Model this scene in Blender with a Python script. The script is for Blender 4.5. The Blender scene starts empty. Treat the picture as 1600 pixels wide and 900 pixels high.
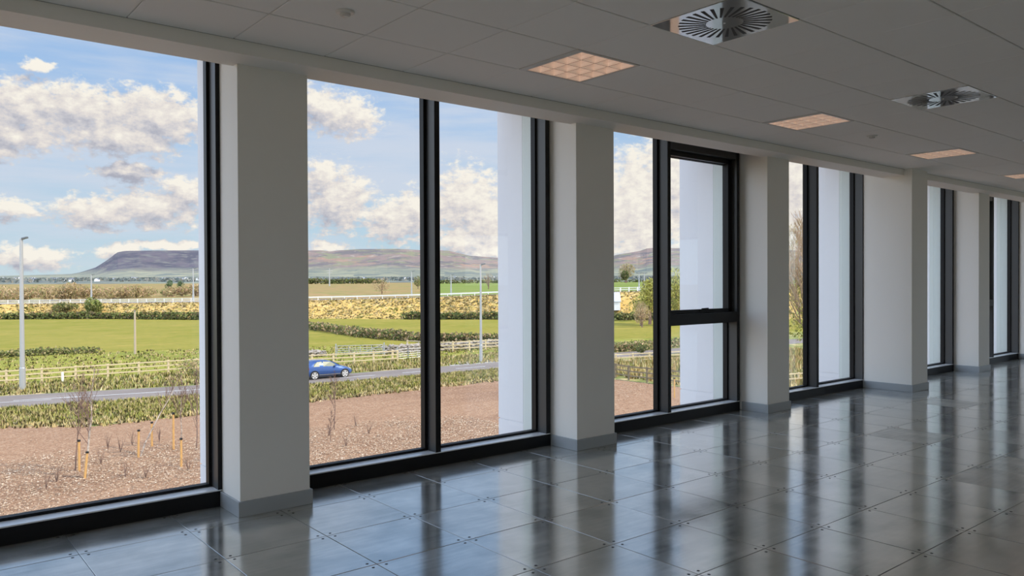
import bpy, math, random
from mathutils import Matrix, Vector

R = math.radians
scene = bpy.context.scene
col = scene.collection

# ------------------------------------------------------------------ camera
cam_d = bpy.data.cameras.new('camera')
cam_d.sensor_width = 36.0
cam_d.lens = 36.0 * 1215.0 / 1600.0
cam_d.clip_start = 0.05
cam_d.clip_end = 20000
cam = bpy.data.objects.new('camera', cam_d)
col.objects.link(cam)
cam.matrix_world = (Matrix.Translation((0, 0, 1.515)) @ Matrix.Rotation(-0.6872, 4, 'Z')
                    @ Matrix.Rotation(math.pi / 2 - 0.0087, 4, 'X') @ Matrix.Rotation(-0.0041, 4, 'Z'))
scene.camera = cam

# ------------------------------------------------------------------ exposure, light paths
scene.view_settings.view_transform = 'Standard'
scene.view_settings.look = 'None'
scene.view_settings.exposure = 0.0
scene.view_settings.gamma = 1.0
scene.view_settings.use_curve_mapping = False
scene.cycles.max_bounces = 10
scene.cycles.diffuse_bounces = 6
scene.cycles.glossy_bounces = 5
scene.cycles.transmission_bounces = 6
scene.cycles.transparent_max_bounces = 16
scene.cycles.sample_clamp_indirect = 6.0


def lin(r, g, b):
    f = lambda c: (c / 255 / 12.92) if c / 255 <= 0.04045 else ((c / 255 + 0.055) / 1.055) ** 2.4
    return (f(r), f(g), f(b), 1.0)


# ------------------------------------------------------------------ sky
world = bpy.data.worlds.new('sky')
scene.world = world
world.use_nodes = True
SKY_STRENGTH = 1.0
SUN_TO = Vector((0.42, -0.62, 0.66)).normalized()
SUN_GLOW = 1.0
LEFT_GLOW = 3.7
# cumulus clouds: azimuth from +Y towards +X, elevation, half extents (degrees)
CLOUDS = [(7.4, 10.9, 3.4, 1.9), (10.6, 11.0, 4.0, 1.9), (15.1, 11.0, 4.3, 2.0), (7.1, 9.2, 2.9, 1.5),
          (12.6, 9.6, 4.6, 1.6), (6.0, 8.0, 1.3, 0.7), (13.0, 7.2, 2.4, 0.75), (6.7, 4.6, 1.5, 0.8),
          (11.3, 4.5, 3.0, 1.3), (14.7, 5.0, 3.5, 1.6), (16.9, 6.1, 2.0, 1.3), (7.7, 1.6, 2.7, 1.0),
          (12.4, 2.1, 1.6, 0.6), (15.8, 2.5, 3.0, 0.45), (8.1, 13.5, 1.0, 0.5),
          (27.4, 11.8, 2.8, 1.7), (25.6, 12.3, 2.0, 1.8), (26.9, 5.7, 2.9, 2.7), (25.8, 7.3, 1.4, 1.6),
          (30.9, 4.3, 2.7, 1.9), (32.6, 5.1, 2.6, 1.9), (36.1, 5.8, 3.2, 3.0), (37.6, 4.4, 2.8, 2.9),
          (35.8, 3.0, 2.8, 1.2), (37.9, 2.2, 2.6, 0.9), (26.0, 2.4, 1.6, 0.4), (48.7, 5.0, 4.4, 5.2),
          (52.5, 6.8, 6.0, 5.0), (60.0, 6.8, 7.0, 6.0), (43.1, 3.3, 4.6, 2.3), (21.5, 5.4, 2.5, 1.8)]


def build_sky():
    nt = world.node_tree
    nt.nodes.clear()

    # node group: density of the cumulus field at an azimuth / elevation
    g = bpy.data.node_groups.new('cloud_field', 'ShaderNodeTree')
    g.interface.new_socket('P', in_out='INPUT', socket_type='NodeSocketVector')
    g.interface.new_socket('D', in_out='OUTPUT', socket_type='NodeSocketFloat')
    N, L = g.nodes, g.links
    gi, go = N.new('NodeGroupInput'), N.new('NodeGroupOutput')

    def vm(op, a, b=None, c=None):
        n = N.new('ShaderNodeVectorMath'); n.operation = op
        for i, s in enumerate((a, b, c)):
            if s is None: continue
            if isinstance(s, tuple): n.inputs[i].default_value = s
            else: L.new(s, n.inputs[i])
        return n

    def ma(op, a, b=None, c=None):
        n = N.new('ShaderNodeMath'); n.operation = op
        for i, s in enumerate((a, b, c)):
            if s is None: continue
            if isinstance(s, (int, float)): n.inputs[i].default_value = s
            else: L.new(s, n.inputs[i])
        return n.outputs[0]

    def noise(vec, scale, detail, rough=0.55):
        n = N.new('ShaderNodeTexNoise'); n.inputs['Scale'].default_value = scale
        n.inputs['Detail'].default_value = detail; n.inputs['Roughness'].default_value = rough
        L.new(vec, n.inputs['Vector']); return n

    st = vm('MULTIPLY', gi.outputs[0], (1.0, 1.5, 0.0)).outputs[0]
    w = noise(st, 0.55, 4)
    wv = vm('MULTIPLY_ADD', w.outputs['Color'], (2.4, 1.5, 0.0), (-1.2, -0.75, 0.0)).outputs[0]
    P = vm('ADD', gi.outputs[0], wv).outputs[0]
    acc = None
    for a, e, ra, re in CLOUDS:
        q = vm('MULTIPLY_ADD', P, (1 / ra, 1 / re, 0), (-a / ra, -e / re, 0)).outputs[0]
        ln = N.new('ShaderNodeVectorMath'); ln.operation = 'LENGTH'; L.new(q, ln.inputs[0])
        d = ma('SUBTRACT', 1.0, ln.outputs['Value'])
        acc = d if acc is None else ma('SMOOTH_MAX', acc, d, 0.25)
    fine = noise(st, 1.15, 8, 0.62).outputs['Fac']
    dens = ma('ADD', ma('MAXIMUM', acc, -1.0), ma('MULTIPLY_ADD', fine, 1.9, -0.95))
    # fair weather clouds over the rest of the sky
    sep = N.new('ShaderNodeSeparateXYZ'); L.new(gi.outputs[0], sep.inputs[0])
    gen = noise(vm('MULTIPLY', gi.outputs[0], (1, 1.8, 0)).outputs[0], 0.06, 6, 0.55).outputs['Fac']
    gen = ma('MULTIPLY_ADD', gen, 4.0, -2.25)
    far = ma('ABSOLUTE', ma('SUBTRACT', sep.outputs[0], 32.0))
    off = ma('MINIMUM', ma('MULTIPLY_ADD', ma('MAXIMUM', ma('SUBTRACT', far, 34.0), ma('SUBTRACT', sep.outputs[1], 24.0)), 0.1, -1.0), 0.0)
    dens = ma('MAXIMUM', dens, ma('ADD', gen, off))
    L.new(dens, go.inputs[0])

    N, L = nt.nodes, nt.links
    tc = N.new('ShaderNodeTexCoord')
    nrm = N.new('ShaderNodeVectorMath'); nrm.operation = 'NORMALIZE'; L.new(tc.outputs['Generated'], nrm.inputs[0])
    sp = N.new('ShaderNodeSeparateXYZ'); L.new(nrm.outputs[0], sp.inputs[0])
    az = ma('MULTIPLY', ma('ARCTAN2', sp.outputs[0], sp.outputs[1]), 57.29578)
    el = ma('MULTIPLY', ma('ARCSINE', sp.outputs[2]), 57.29578)
    cb = N.new('ShaderNodeCombineXYZ'); L.new(az, cb.inputs[0]); L.new(el, cb.inputs[1])
    P = cb.outputs[0]
    g1 = N.new('ShaderNodeGroup'); g1.node_tree = g; L.new(P, g1.inputs[0])
    up = vm('ADD', P, (0.35, 0.75, 0)).outputs[0]
    g2 = N.new('ShaderNodeGroup'); g2.node_tree = g; L.new(up, g2.inputs[0])
    mask = N.new('ShaderNodeMapRange'); mask.interpolation_type = 'SMOOTHSTEP'
    mask.inputs['From Min'].default_value = -0.10; mask.inputs['From Max'].default_value = 0.42
    L.new(g1.outputs[0], mask.inputs[0])
    # shaded side = where the cloud above is thicker
    df = ma('SUBTRACT', g2.outputs[0], g1.outputs[0])
    sh = ma('MULTIPLY_ADD', df, -0.75, 0.61)
    # one small dark cloud low on the left
    dk = vm('MULTIPLY_ADD', vm('MULTIPLY_ADD', noise(P, 0.9, 5).outputs['Color'], (2.2, 1.0, 0), P).outputs[0], (1 / 2.4, 1 / 0.85, 0), (-14.06 / 2.4, -7.7 / 0.85, 0)).outputs[0]
    dl = N.new('ShaderNodeVectorMath'); dl.operation = 'LENGTH'; L.new(dk, dl.inputs[0])
    dark = ma('MAXIMUM', ma('SUBTRACT', 1.0, dl.outputs['Value']), 0.0)
    sh = ma('ADD', sh, ma('MULTIPLY', ma('MINIMUM', ma('MULTIPLY', dark, 3.0), 1.0), -0.55))
    sh = ma('ADD', sh, ma('MULTIPLY', ma('MINIMUM', ma('MAXIMUM', ma('MULTIPLY_ADD', az, 0.05, -1.2), 0.0), 1.0), 0.30))
    thick = ma('MULTIPLY', ma('MAXIMUM', g1.outputs[0], 0.0), -0.16)
    sh = ma('ADD', sh, thick)
    cr = N.new('ShaderNodeValToRGB'); L.new(sh, cr.inputs[0])
    E = cr.color_ramp.elements
    E[0].position = 0.0; E[0].color = lin(176, 178, 192)
    E[1].position = 1.0; E[1].color = lin(253, 247, 236)
    e = E.new(0.35); e.color = lin(208, 206, 212)
    e = E.new(0.62); e.color = lin(232, 225, 221)
    # clear sky
    mr = N.new('ShaderNodeMapRange'); mr.inputs['From Min'].default_value = 0; mr.inputs['From Max'].default_value = 60
    L.new(el, mr.inputs[0])
    sk = N.new('ShaderNodeValToRGB'); L.new(mr.outputs[0], sk.inputs[0])
    E = sk.color_ramp.elements
    E[0].position = 0.0; E[0].color = lin(205, 222, 228)
    E[1].position = 1.0; E[1].color = lin(112, 158, 216)
    for p_, c_ in ((0.05, (188, 216, 232)), (0.13, (184, 210, 236)), (0.22, (160, 195, 236)), (0.32, (146, 184, 232))):
        e = E.new(p_); e.color = lin(*c_)
    vs = vm('MULTIPLY', P, (0.045, 0.32, 0)).outputs[0]
    ve = noise(vs, 1.0, 6, 0.6).outputs['Fac']
    vr = N.new('ShaderNodeMapRange'); vr.interpolation_type = 'SMOOTHSTEP'
    vr.inputs['From Min'].default_value = 0.38; vr.inputs['From Max'].default_value = 0.68
    vr.inputs['To Max'].default_value = 0.75
    ve = ma('ADD', ve, ma('MULTIPLY', ma('MAXIMUM', ma('MULTIPLY_ADD', ma('ABSOLUTE', ma('SUBTRACT', el, 6.8)), -0.25, 1.0), 0.0), 0.13))
    L.new(ve, vr.inputs[0])
    m1 = N.new('ShaderNodeMix'); m1.data_type = 'RGBA'
    L.new(vr.outputs[0], m1.inputs[0]); L.new(sk.outputs[0], m1.inputs[6]); m1.inputs[7].default_value = lin(215, 222, 236)
    m2 = N.new('ShaderNodeMix'); m2.data_type = 'RGBA'
    L.new(mask.outputs[0], m2.inputs[0]); L.new(m1.outputs[2], m2.inputs[6]); L.new(cr.outputs[0], m2.inputs[7])
    m3 = N.new('ShaderNodeMix'); m3.data_type = 'RGBA'
    L.new(ma('GREATER_THAN', el, -0.3), m3.inputs[0]); m3.inputs[6].default_value = lin(150, 145, 120)
    L.new(m2.outputs[2], m3.inputs[7])
    # glow added round the unseen sun to help light the room
    dt = N.new('ShaderNodeVectorMath'); dt.operation = 'DOT_PRODUCT'; L.new(nrm.outputs[0], dt.inputs[0])
    dt.inputs[1].default_value = tuple(SUN_TO)
    gl = ma('MULTIPLY_ADD', ma('POWER', ma('MAXIMUM', dt.outputs['Value'], 0.0), 2.0), SUN_GLOW, 1.0)
    # brightness added to the unseen sky on the left, lights room and piers
    d2 = N.new('ShaderNodeVectorMath'); d2.operation = 'DOT_PRODUCT'; L.new(nrm.outputs[0], d2.inputs[0])
    d2.inputs[1].default_value = tuple(Vector((-1.0, -0.05, 0.35)).normalized())
    lg = vm('SCALE', (1.0, 0.90, 0.80)); L.new(ma('MULTIPLY', ma('MAXIMUM', d2.outputs['Value'], 0.0), LEFT_GLOW), lg.inputs['Scale'])
    wt = N.new('ShaderNodeCombineXYZ')
    for i_ in range(3): L.new(gl, wt.inputs[i_])
    tint = vm('ADD', wt.outputs[0], lg.outputs[0]).outputs[0]
    mg = vm('MULTIPLY', m3.outputs[2], tint).outputs[0]
    bg = N.new('ShaderNodeBackground'); bg.inputs[1].default_value = SKY_STRENGTH
    L.new(mg, bg.inputs[0])
    out = N.new('ShaderNodeOutputWorld'); L.new(bg.outputs[0], out.inputs[0])


build_sky()

# ------------------------------------------------------------------ sun (behind the building, to the right)
sun_d = bpy.data.lights.new('sun', 'SUN')
sun_d.energy = 4.3
sun_d.color = (1.0, 0.89, 0.74)
sun_d.angle = R(0.6)
sun = bpy.data.objects.new('sun', sun_d)
col.objects.link(sun)
sun.rotation_euler = (-SUN_TO).to_track_quat('-Z', 'Y').to_euler()

G = -6.185                       # level of the ground outside, below the floor of the room
rnd = random.Random(7)


# ------------------------------------------------------------------ materials
def mat(name, color, rough=0.6, metal=0.0, spec=0.5, noise=None, bump=None, attr=None, coat=0.0, coords='Object'):
    """noise = (scale, colour2, contrast, detail); bump = (scale, strength, distance)"""
    m = bpy.data.materials.new(name)
    m.use_nodes = True
    N, L = m.node_tree.nodes, m.node_tree.links
    b = N['Principled BSDF']
    b.inputs['Base Color'].default_value = color
    b.inputs['Roughness'].default_value = rough
    b.inputs['Metallic'].default_value = metal
    b.inputs['Specular IOR Level'].default_value = spec
    b.inputs['Coat Weight'].default_value = coat
    tc = N.new('ShaderNodeNewGeometry')
    src = None
    if attr:
        a = N.new('ShaderNodeAttribute'); a.attribute_name = attr
        src = a.outputs['Color']
    if noise:
        n = N.new('ShaderNodeTexNoise'); n.inputs['Scale'].default_value = noise[0]
        n.inputs['Detail'].default_value = noise[3] if len(noise) > 3 else 5
        n.inputs['Roughness'].default_value = 0.62
        L.new(tc.outputs['Position'], n.inputs['Vector'])
        mr = N.new('ShaderNodeMapRange'); mr.inputs['From Min'].default_value = 0.5 - noise[2]; mr.inputs['From Max'].default_value = 0.5 + noise[2]
        L.new(n.outputs['Fac'], mr.inputs[0])
        mx = N.new('ShaderNodeMix'); mx.data_type = 'RGBA'
        L.new(mr.outputs[0], mx.inputs[0])
        if src: L.new(src, mx.inputs[6])
        else: mx.inputs[6].default_value = color
        mx.inputs[7].default_value = noise[1]
        src = mx.outputs[2]
    if src: L.new(src, b.inputs['Base Color'])
    if bump:
        n = N.new('ShaderNodeTexNoise'); n.inputs['Scale'].default_value = bump[0]; n.inputs['Detail'].default_value = 6
        L.new(tc.outputs['Position'], n.inputs['Vector'])
        bp = N.new('ShaderNodeBump'); bp.inputs['Strength'].default_value = bump[1]; bp.inputs['Distance'].default_value = bump[2]
        L.new(n.outputs['Fac'], bp.inputs['Height']); L.new(bp.outputs[0], b.inputs['Normal'])
    return m


def layered(name, base, layers, rough=0.95, bump=None, zone=None):
    """ground material: layers of (scale, stretch(x,y,z), colour, from, to, detail) mixed over a base by noise"""
    m = bpy.data.materials.new(name)
    m.use_nodes = True
    N, L = m.node_tree.nodes, m.node_tree.links
    b = N['Principled BSDF']
    b.inputs['Roughness'].default_value = rough
    b.inputs['Specular IOR Level'].default_value = 0.15
    geo = N.new('ShaderNodeNewGeometry')
    cur = None
    for i, (sc, st, c, lo, hi, det) in enumerate(layers):
        mp = N.new('ShaderNodeMapping'); mp.inputs['Scale'].default_value = st
        mp.inputs['Location'].default_value = (i * 13.7, i * 5.1, 0)
        L.new(geo.outputs['Position'], mp.inputs[0])
        n = N.new('ShaderNodeTexNoise'); n.inputs['Scale'].default_value = sc; n.inputs['Detail'].default_value = det
        n.inputs['Roughness'].default_value = 0.65
        L.new(mp.outputs[0], n.inputs['Vector'])
        mr = N.new('ShaderNodeMapRange'); mr.interpolation_type = 'SMOOTHSTEP'
        mr.inputs['From Min'].default_value = lo; mr.inputs['From Max'].default_value = hi
        L.new(n.outputs['Fac'], mr.inputs[0])
        mx = N.new('ShaderNodeMix'); mx.data_type = 'RGBA'
        L.new(mr.outputs[0], mx.inputs[0])
        if cur is None: mx.inputs[6].default_value = base
        else: L.new(cur, mx.inputs[6])
        mx.inputs[7].default_value = c
        cur = mx.outputs[2]
    L.new(cur, b.inputs['Base Color'])
    if zone:                                     # vegetation zone: another cover below a given height
        zc, z0, z1 = zone
        sz = N.new('ShaderNodeSeparateXYZ'); L.new(geo.outputs['Position'], sz.inputs[0])
        nz = N.new('ShaderNodeTexNoise'); nz.inputs['Scale'].default_value = 0.002; nz.inputs['Detail'].default_value = 5
        L.new(geo.outputs['Position'], nz.inputs['Vector'])
        az_ = N.new('ShaderNodeMath'); az_.operation = 'MULTIPLY_ADD'; az_.inputs[1].default_value = (z1 - z0) * 2.2
        L.new(nz.outputs['Fac'], az_.inputs[0]); L.new(sz.outputs[2], az_.inputs[2])
        mr = N.new('ShaderNodeMapRange'); mr.inputs['From Min'].default_value = z0 + (z1 - z0) * 1.1; mr.inputs['From Max'].default_value = z1 + (z1 - z0) * 1.1
        L.new(az_.outputs[0], mr.inputs[0])
        fld = N.new('ShaderNodeTexVoronoi'); fld.inputs['Scale'].default_value = 0.006; L.new(geo.outputs['Position'], fld.inputs['Vector'])
        mf = N.new('ShaderNodeMix'); mf.data_type = 'RGBA'; mf.inputs[6].default_value = zc; mf.inputs[7].default_value = (zc[0] * .5, zc[1] * .58, zc[2] * .75, 1)
        sf = N.new('ShaderNodeSeparateColor'); L.new(fld.outputs['Color'], sf.inputs[0]); L.new(sf.outputs[0], mf.inputs[0])
        mx = N.new('ShaderNodeMix'); mx.data_type = 'RGBA'
        L.new(mr.outputs[0], mx.inputs[0]); L.new(mf.outputs[2], mx.inputs[6]); L.new(cur, mx.inputs[7])
        L.new(mx.outputs[2], b.inputs['Base Color'])
    if bump:
        n = N.new('ShaderNodeTexNoise'); n.inputs['Scale'].default_value = bump[0]; n.inputs['Detail'].default_value = 6
        L.new(geo.outputs['Position'], n.inputs['Vector'])
        bp = N.new('ShaderNodeBump'); bp.inputs['Strength'].default_value = bump[1]; bp.inputs['Distance'].default_value = bump[2]
        L.new(n.outputs['Fac'], bp.inputs['Height']); L.new(bp.outputs[0], b.inputs['Normal'])
    return m


def glass_mat():
    m = bpy.data.materials.new('window_glass')
    m.use_nodes = True
    N, L = m.node_tree.nodes, m.node_tree.links
    N.remove(N['Principled BSDF'])
    tr = N.new('ShaderNodeBsdfTransparent'); tr.inputs[0].default_value = (0.985, 0.992, 0.988, 1)
    gl = N.new('ShaderNodeBsdfGlossy'); gl.inputs['Roughness'].default_value = 0.0
    gl.inputs[0].default_value = (0.9, 0.97, 0.94, 1)
    fr = N.new('ShaderNodeFresnel'); fr.inputs[0].default_value = 1.5
    mx = N.new('ShaderNodeMixShader')
    L.new(fr.outputs[0], mx.inputs[0]); L.new(tr.outputs[0], mx.inputs[1]); L.new(gl.outputs[0], mx.inputs[2])
    L.new(mx.outputs[0], N['Material Output'].inputs[0])
    return m


def floor_mat():
    m = bpy.data.materials.new('steel_access_floor')
    m.use_nodes = True
    N, L = m.node_tree.nodes, m.node_tree.links
    b = N['Principled BSDF']
    geo = N.new('ShaderNodeNewGeometry')
    at = N.new('ShaderNodeAttribute'); at.attribute_name = 'tile'
    off = N.new('ShaderNodeVectorMath'); off.operation = 'MULTIPLY_ADD'
    off.inputs[1].default_value = (9, 9, 9)
    L.new(at.outputs['Color'], off.inputs[0]); L.new(geo.outputs['Position'], off.inputs[2])
    n1 = N.new('ShaderNodeTexNoise'); n1.inputs['Scale'].default_value = 3.2; n1.inputs['Detail'].default_value = 5; n1.inputs['Roughness'].default_value = 0.52
    L.new(off.outputs[0], n1.inputs['Vector'])
    mp = N.new('ShaderNodeMapping'); mp.inputs['Scale'].default_value = (3, 34, 1)
    L.new(off.outputs[0], mp.inputs[0])
    n2 = N.new('ShaderNodeTexNoise'); n2.inputs['Scale'].default_value = 1.0; n2.inputs['Detail'].default_value = 4
    L.new(mp.outputs[0], n2.inputs['Vector'])
    sm = N.new('ShaderNodeMath'); sm.operation = 'MULTIPLY_ADD'; sm.inputs[1].default_value = 0.35
    L.new(n2.outputs['Fac'], sm.inputs[0]); L.new(n1.outputs['Fac'], sm.inputs[2])
    cr = N.new('ShaderNodeMapRange'); cr.inputs['From Min'].default_value = 0.46; cr.inputs['From Max'].default_value = 0.90
    L.new(sm.outputs[0], cr.inputs[0])
    mx = N.new('ShaderNodeMix'); mx.data_type = 'RGBA'
    mx.inputs[6].default_value = (0.42, 0.435, 0.405, 1); mx.inputs[7].default_value = (0.78, 0.77, 0.72, 1)
    L.new(cr.outputs[0], mx.inputs[0]); L.new(mx.outputs[2], b.inputs['Base Color'])
    b.inputs['Metallic'].default_value = 0.66
    b.inputs['Coat Weight'].default_value = 0.5; b.inputs['Coat Roughness'].default_value = 0.10
    rr = N.new('ShaderNodeMapRange'); rr.inputs['From Min'].default_value = 0.42; rr.inputs['From Max'].default_value = 0.95
    rr.inputs['To Min'].default_value = 0.11; rr.inputs['To Max'].default_value = 0.19
    L.new(sm.outputs[0], rr.inputs[0])
    ad = N.new('ShaderNodeMath'); ad.operation = 'ADD'
    sx = N.new('ShaderNodeSeparateColor'); L.new(at.outputs['Color'], sx.inputs[0])
    L.new(rr.outputs[0], ad.inputs[0]); L.new(sx.outputs[2], ad.inputs[1])
    L.new(ad.outputs[0], b.inputs['Roughness'])
    return m


M = {
    'white': mat('white_paint', (0.88, 0.86, 0.815, 1), 0.65, noise=(1.2, (0.865, 0.845, 0.80, 1), 0.3)),
    'ceiling': mat('ceiling_tile', (0.89, 0.875, 0.84, 1), 0.85, noise=(2.0, (0.875, 0.86, 0.825, 1), 0.3), bump=(260, 0.08, 0.001)),
    'edge': mat('edge_shadow_grey', (0.35, 0.35, 0.34, 1), 0.6),
    'blade': mat('louvre_blade', (0.42, 0.33, 0.28, 1), 0.4, 0.6),
    'cell_shade': mat('louvre_cell_shade', (0.52, 0.40, 0.33, 1), 0.3, 0.8),  # darker cell tops, shading put into the colour
    'gap': mat('shadow_gap_metal', (0.10, 0.10, 0.10, 1), 0.7),
    'grey_trim': mat('grey_skirting_paint', lin(166, 171, 174), 0.45),
    'frame': mat('anthracite_aluminium', (0.048, 0.051, 0.054, 1), 0.42, 0.0, 0.5),
    'sill': mat('sky_sheen_sill', (0.86, 0.87, 0.88, 1), 0.25, 0.15, 0.8),  # near-white colour carries the sky reflection on the sill top
    'bead': mat('black_gasket', (0.008, 0.008, 0.009, 1), 0.5, spec=0.25),
    'floor': floor_mat(),
    'joint': mat('floor_joint_metal', (0.16, 0.17, 0.18, 1), 0.4, 0.6),
    'screw': mat('floor_screw_recess', (0.03, 0.03, 0.03, 1), 0.6),
    'glass': glass_mat(),
    'cladding': mat('white_render_cladding', (0.80, 0.81, 0.84, 1), 0.6, noise=(0.9, (0.77, 0.78, 0.81, 1), 0.3)),
    'reveal': mat('green_glass_tint_reveal', (0.62, 0.68, 0.66, 1), 0.5),  # green grey tone stands for glass tint and reflection
    'slab': mat('building_shell', (0.45, 0.45, 0.44, 1), 0.9),
    'louvre': mat('satin_louvre_aluminium', (0.86, 0.72, 0.63, 1), 0.38, 0.85),
    'lamp_frame': mat('light_frame_white', (0.66, 0.64, 0.61, 1), 0.4),
    'diffuser': mat('diffuser_steel', (0.66, 0.66, 0.65, 1), 0.05, 0.55),
    'black': mat('black_slot', (0.006, 0.006, 0.006, 1), 0.6),
    'plastic': mat('off_white_plastic', (0.74, 0.72, 0.69, 1), 0.35),
    'galv': mat('galvanised_steel', (0.42, 0.42, 0.41, 1), 0.45, 0.35),
    'galvdark': mat('lamp_head_grey', (0.12, 0.13, 0.14, 1), 0.5),
    'timber': mat('new_softwood_timber', (0.62, 0.50, 0.30, 1), 0.8, noise=(6, (0.52, 0.42, 0.26, 1), 0.2)),
    'stake': mat('orange_treated_stake', (0.62, 0.36, 0.12, 1), 0.8, noise=(9, (0.50, 0.28, 0.10, 1), 0.2)),
    'oldtimber': mat('weathered_brown_timber', (0.22, 0.17, 0.10, 1), 0.85, noise=(6, (0.15, 0.12, 0.08, 1), 0.2)),
    'white_rail': mat('white_fence_paint', (0.80, 0.79, 0.74, 1), 0.6),
    'tar': layered('tarmac', (0.215, 0.180, 0.158, 1), [(0.5, (0.3, 1, 1), (0.26, 0.22, 0.195, 1), 0.4, 0.65, 5)], 0.9),
    'paint': mat('road_paint', (0.78, 0.77, 0.74, 1), 0.7),
    'stone': mat('limestone_rubble', (0.46, 0.40, 0.34, 1), 0.9, noise=(3, (0.20, 0.17, 0.14, 1), 0.2)),
    'bark': mat('brown_bark', (0.25, 0.15, 0.11, 1), 0.9, noise=(8, (0.13, 0.09, 0.07, 1), 0.2)),
    'birch': mat('pale_birch_bark', (0.55, 0.47, 0.38, 1), 0.8, noise=(7, (0.22, 0.16, 0.12, 1), 0.12)),
    'tuft': mat('grass_blades', (0.3, 0.3, 0.1, 1), 0.9, spec=0.1, attr='tint'),
    'leaf': mat('leaves', (0.2, 0.25, 0.06, 1), 0.85, spec=0.1, attr='tint'),
    'chip': mat('wood_chips', (0.5, 0.4, 0.3, 1), 0.9, spec=0.1, attr='tint'),
    'car_blue': mat('blue_metallic_paint', (0.03, 0.085, 0.26, 1), 0.28, 0.35, coat=1.0),
    'car_glass': mat('car_window_glass', (0.16, 0.18, 0.12, 1), 0.3, 0.0, 0.15),
    'tyre': mat('tyre_rubber', (0.012, 0.012, 0.013, 1), 0.8),
    'alloy': mat('silver_alloy', (0.72, 0.70, 0.67, 1), 0.35, 0.5),
    'chrome': mat('chrome_strip', (0.8, 0.8, 0.8, 1), 0.15, 1.0),
    'headlamp': mat('headlamp_lens', (0.75, 0.77, 0.78, 1), 0.15),
    'taillamp': mat('tail_lamp_lens', (0.35, 0.01, 0.01, 1), 0.2),
    'slate': mat('pale_slate_roof', (0.50, 0.52, 0.55, 1), 0.7),
    'darkslate': mat('dark_slate_roof', (0.16, 0.17, 0.20, 1), 0.7),
    'gravel': layered('bare_reddish_soil', (0.330, 0.191, 0.112, 1), [
        (1.6, (1, 1, 1), (0.378, 0.230, 0.139, 1), 0.42, 0.62, 8),
        (0.12, (0.5, 1.4, 1), (0.264, 0.148, 0.088, 1), 0.50, 0.68, 5),
        (5.0, (1, 1, 1), (0.194, 0.109, 0.065, 1), 0.56, 0.68, 4),
        (7.0, (1, 1, 1), (0.475, 0.320, 0.204, 1), 0.53, 0.64, 4), (11.0, (1, 1, 1), (0.176, 0.098, 0.058, 1), 0.55, 0.64, 3)], 1.0, (7, 0.8, 0.09)),
    'verge': layered('rough_verge_grass', (0.30, 0.28, 0.095, 1), [
        (0.8, (1, 1, 1), (0.17, 0.21, 0.055, 1), 0.42, 0.6, 6), (0.35, (1, 1, 1), (0.52, 0.40, 0.20, 1), 0.52, 0.66, 6)]),
    'roughfield': layered('rough_field_grass', (0.281, 0.272, 0.045, 1), [
        (0.25, (0.5, 1, 1), (0.204, 0.216, 0.036, 1), 0.42, 0.62, 6), (0.5, (0.6, 1.2, 1), (0.425, 0.344, 0.096, 1), 0.52, 0.7, 7)]),
    'field': layered('bright_pasture', (0.273, 0.234, 0.040, 1), [
        (0.10, (0.6, 1.2, 1), (0.223, 0.210, 0.025, 1), 0.40, 0.62, 6), (0.8, (0.5, 1.5, 1), (0.347, 0.282, 0.058, 1), 0.50, 0.70, 7),
        (0.35, (0.4, 1.6, 1), (0.36, 0.27, 0.06, 1), 0.54, 0.66, 7), (1.6, (0.7, 1.0, 1), (0.16, 0.17, 0.03, 1), 0.56, 0.68, 4)]),
    'bank': layered('straw_coloured_bank', (0.570, 0.369, 0.110, 1), [
        (0.30, (1, 1, 1), (0.342, 0.271, 0.066, 1), 0.52, 0.64, 6), (0.9, (1, 1, 1), (0.703, 0.492, 0.198, 1), 0.50, 0.64, 6)]),
    'plain_brown': layered('brown_rough_pasture', (0.31, 0.215, 0.085, 1), [
        (0.05, (1, 1, 1), (0.25, 0.23, 0.07, 1), 0.45, 0.58, 8), (0.15, (1, 1, 1), (0.40, 0.24, 0.11, 1), 0.5, 0.62, 8), (0.4, (1, 1, 1), (0.18, 0.14, 0.06, 1), 0.55, 0.68, 5)]),
    'plain_green': layered('green_far_field', (0.178, 0.230, 0.043, 1), [
        (0.03, (1, 0.6, 1), (0.210, 0.242, 0.058, 1), 0.45, 0.6, 6)]),
    'lowland': layered('distant_farmland', (0.270, 0.281, 0.192, 1), [
        (0.0035, (1, 1, 1), (0.117, 0.136, 0.128, 1), 0.42, 0.50, 5), (0.006, (1, 1, 1), (0.378, 0.357, 0.232, 1), 0.55, 0.60, 4),
        (0.016, (1, 1, 1), (0.153, 0.162, 0.152, 1), 0.54, 0.58, 4)]),
    'moor_shaded': layered('cloud_shaded_moor', (0.122, 0.107, 0.124, 1), [
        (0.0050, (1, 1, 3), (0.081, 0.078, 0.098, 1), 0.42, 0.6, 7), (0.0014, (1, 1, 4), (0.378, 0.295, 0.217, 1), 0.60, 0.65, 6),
        (0.012, (1, 1, 4), (0.153, 0.148, 0.143, 1), 0.5, 0.62, 4)], zone=((0.306, 0.295, 0.203, 1), 60, 110)),  # cloud shadow, haze and sunlit patches are put into these colours
    'moor': layered('brown_heather_moor', (0.238, 0.179, 0.157, 1), [
        (0.0035, (1, 1, 5), (0.145, 0.129, 0.128, 1), 0.45, 0.56, 8), (0.0022, (1, 1, 6), (0.299, 0.198, 0.147, 1), 0.54, 0.62, 7),
        (0.0055, (1, 1, 4), (0.211, 0.207, 0.133, 1), 0.50, 0.60, 7), (0.013, (1, 1, 3), (0.334, 0.294, 0.247, 1), 0.59, 0.64, 6)], zone=((0.282, 0.276, 0.190, 1), 75, 130)),  # palest layer is painted sunlight, the other tones are greyed for haze
}


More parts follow.
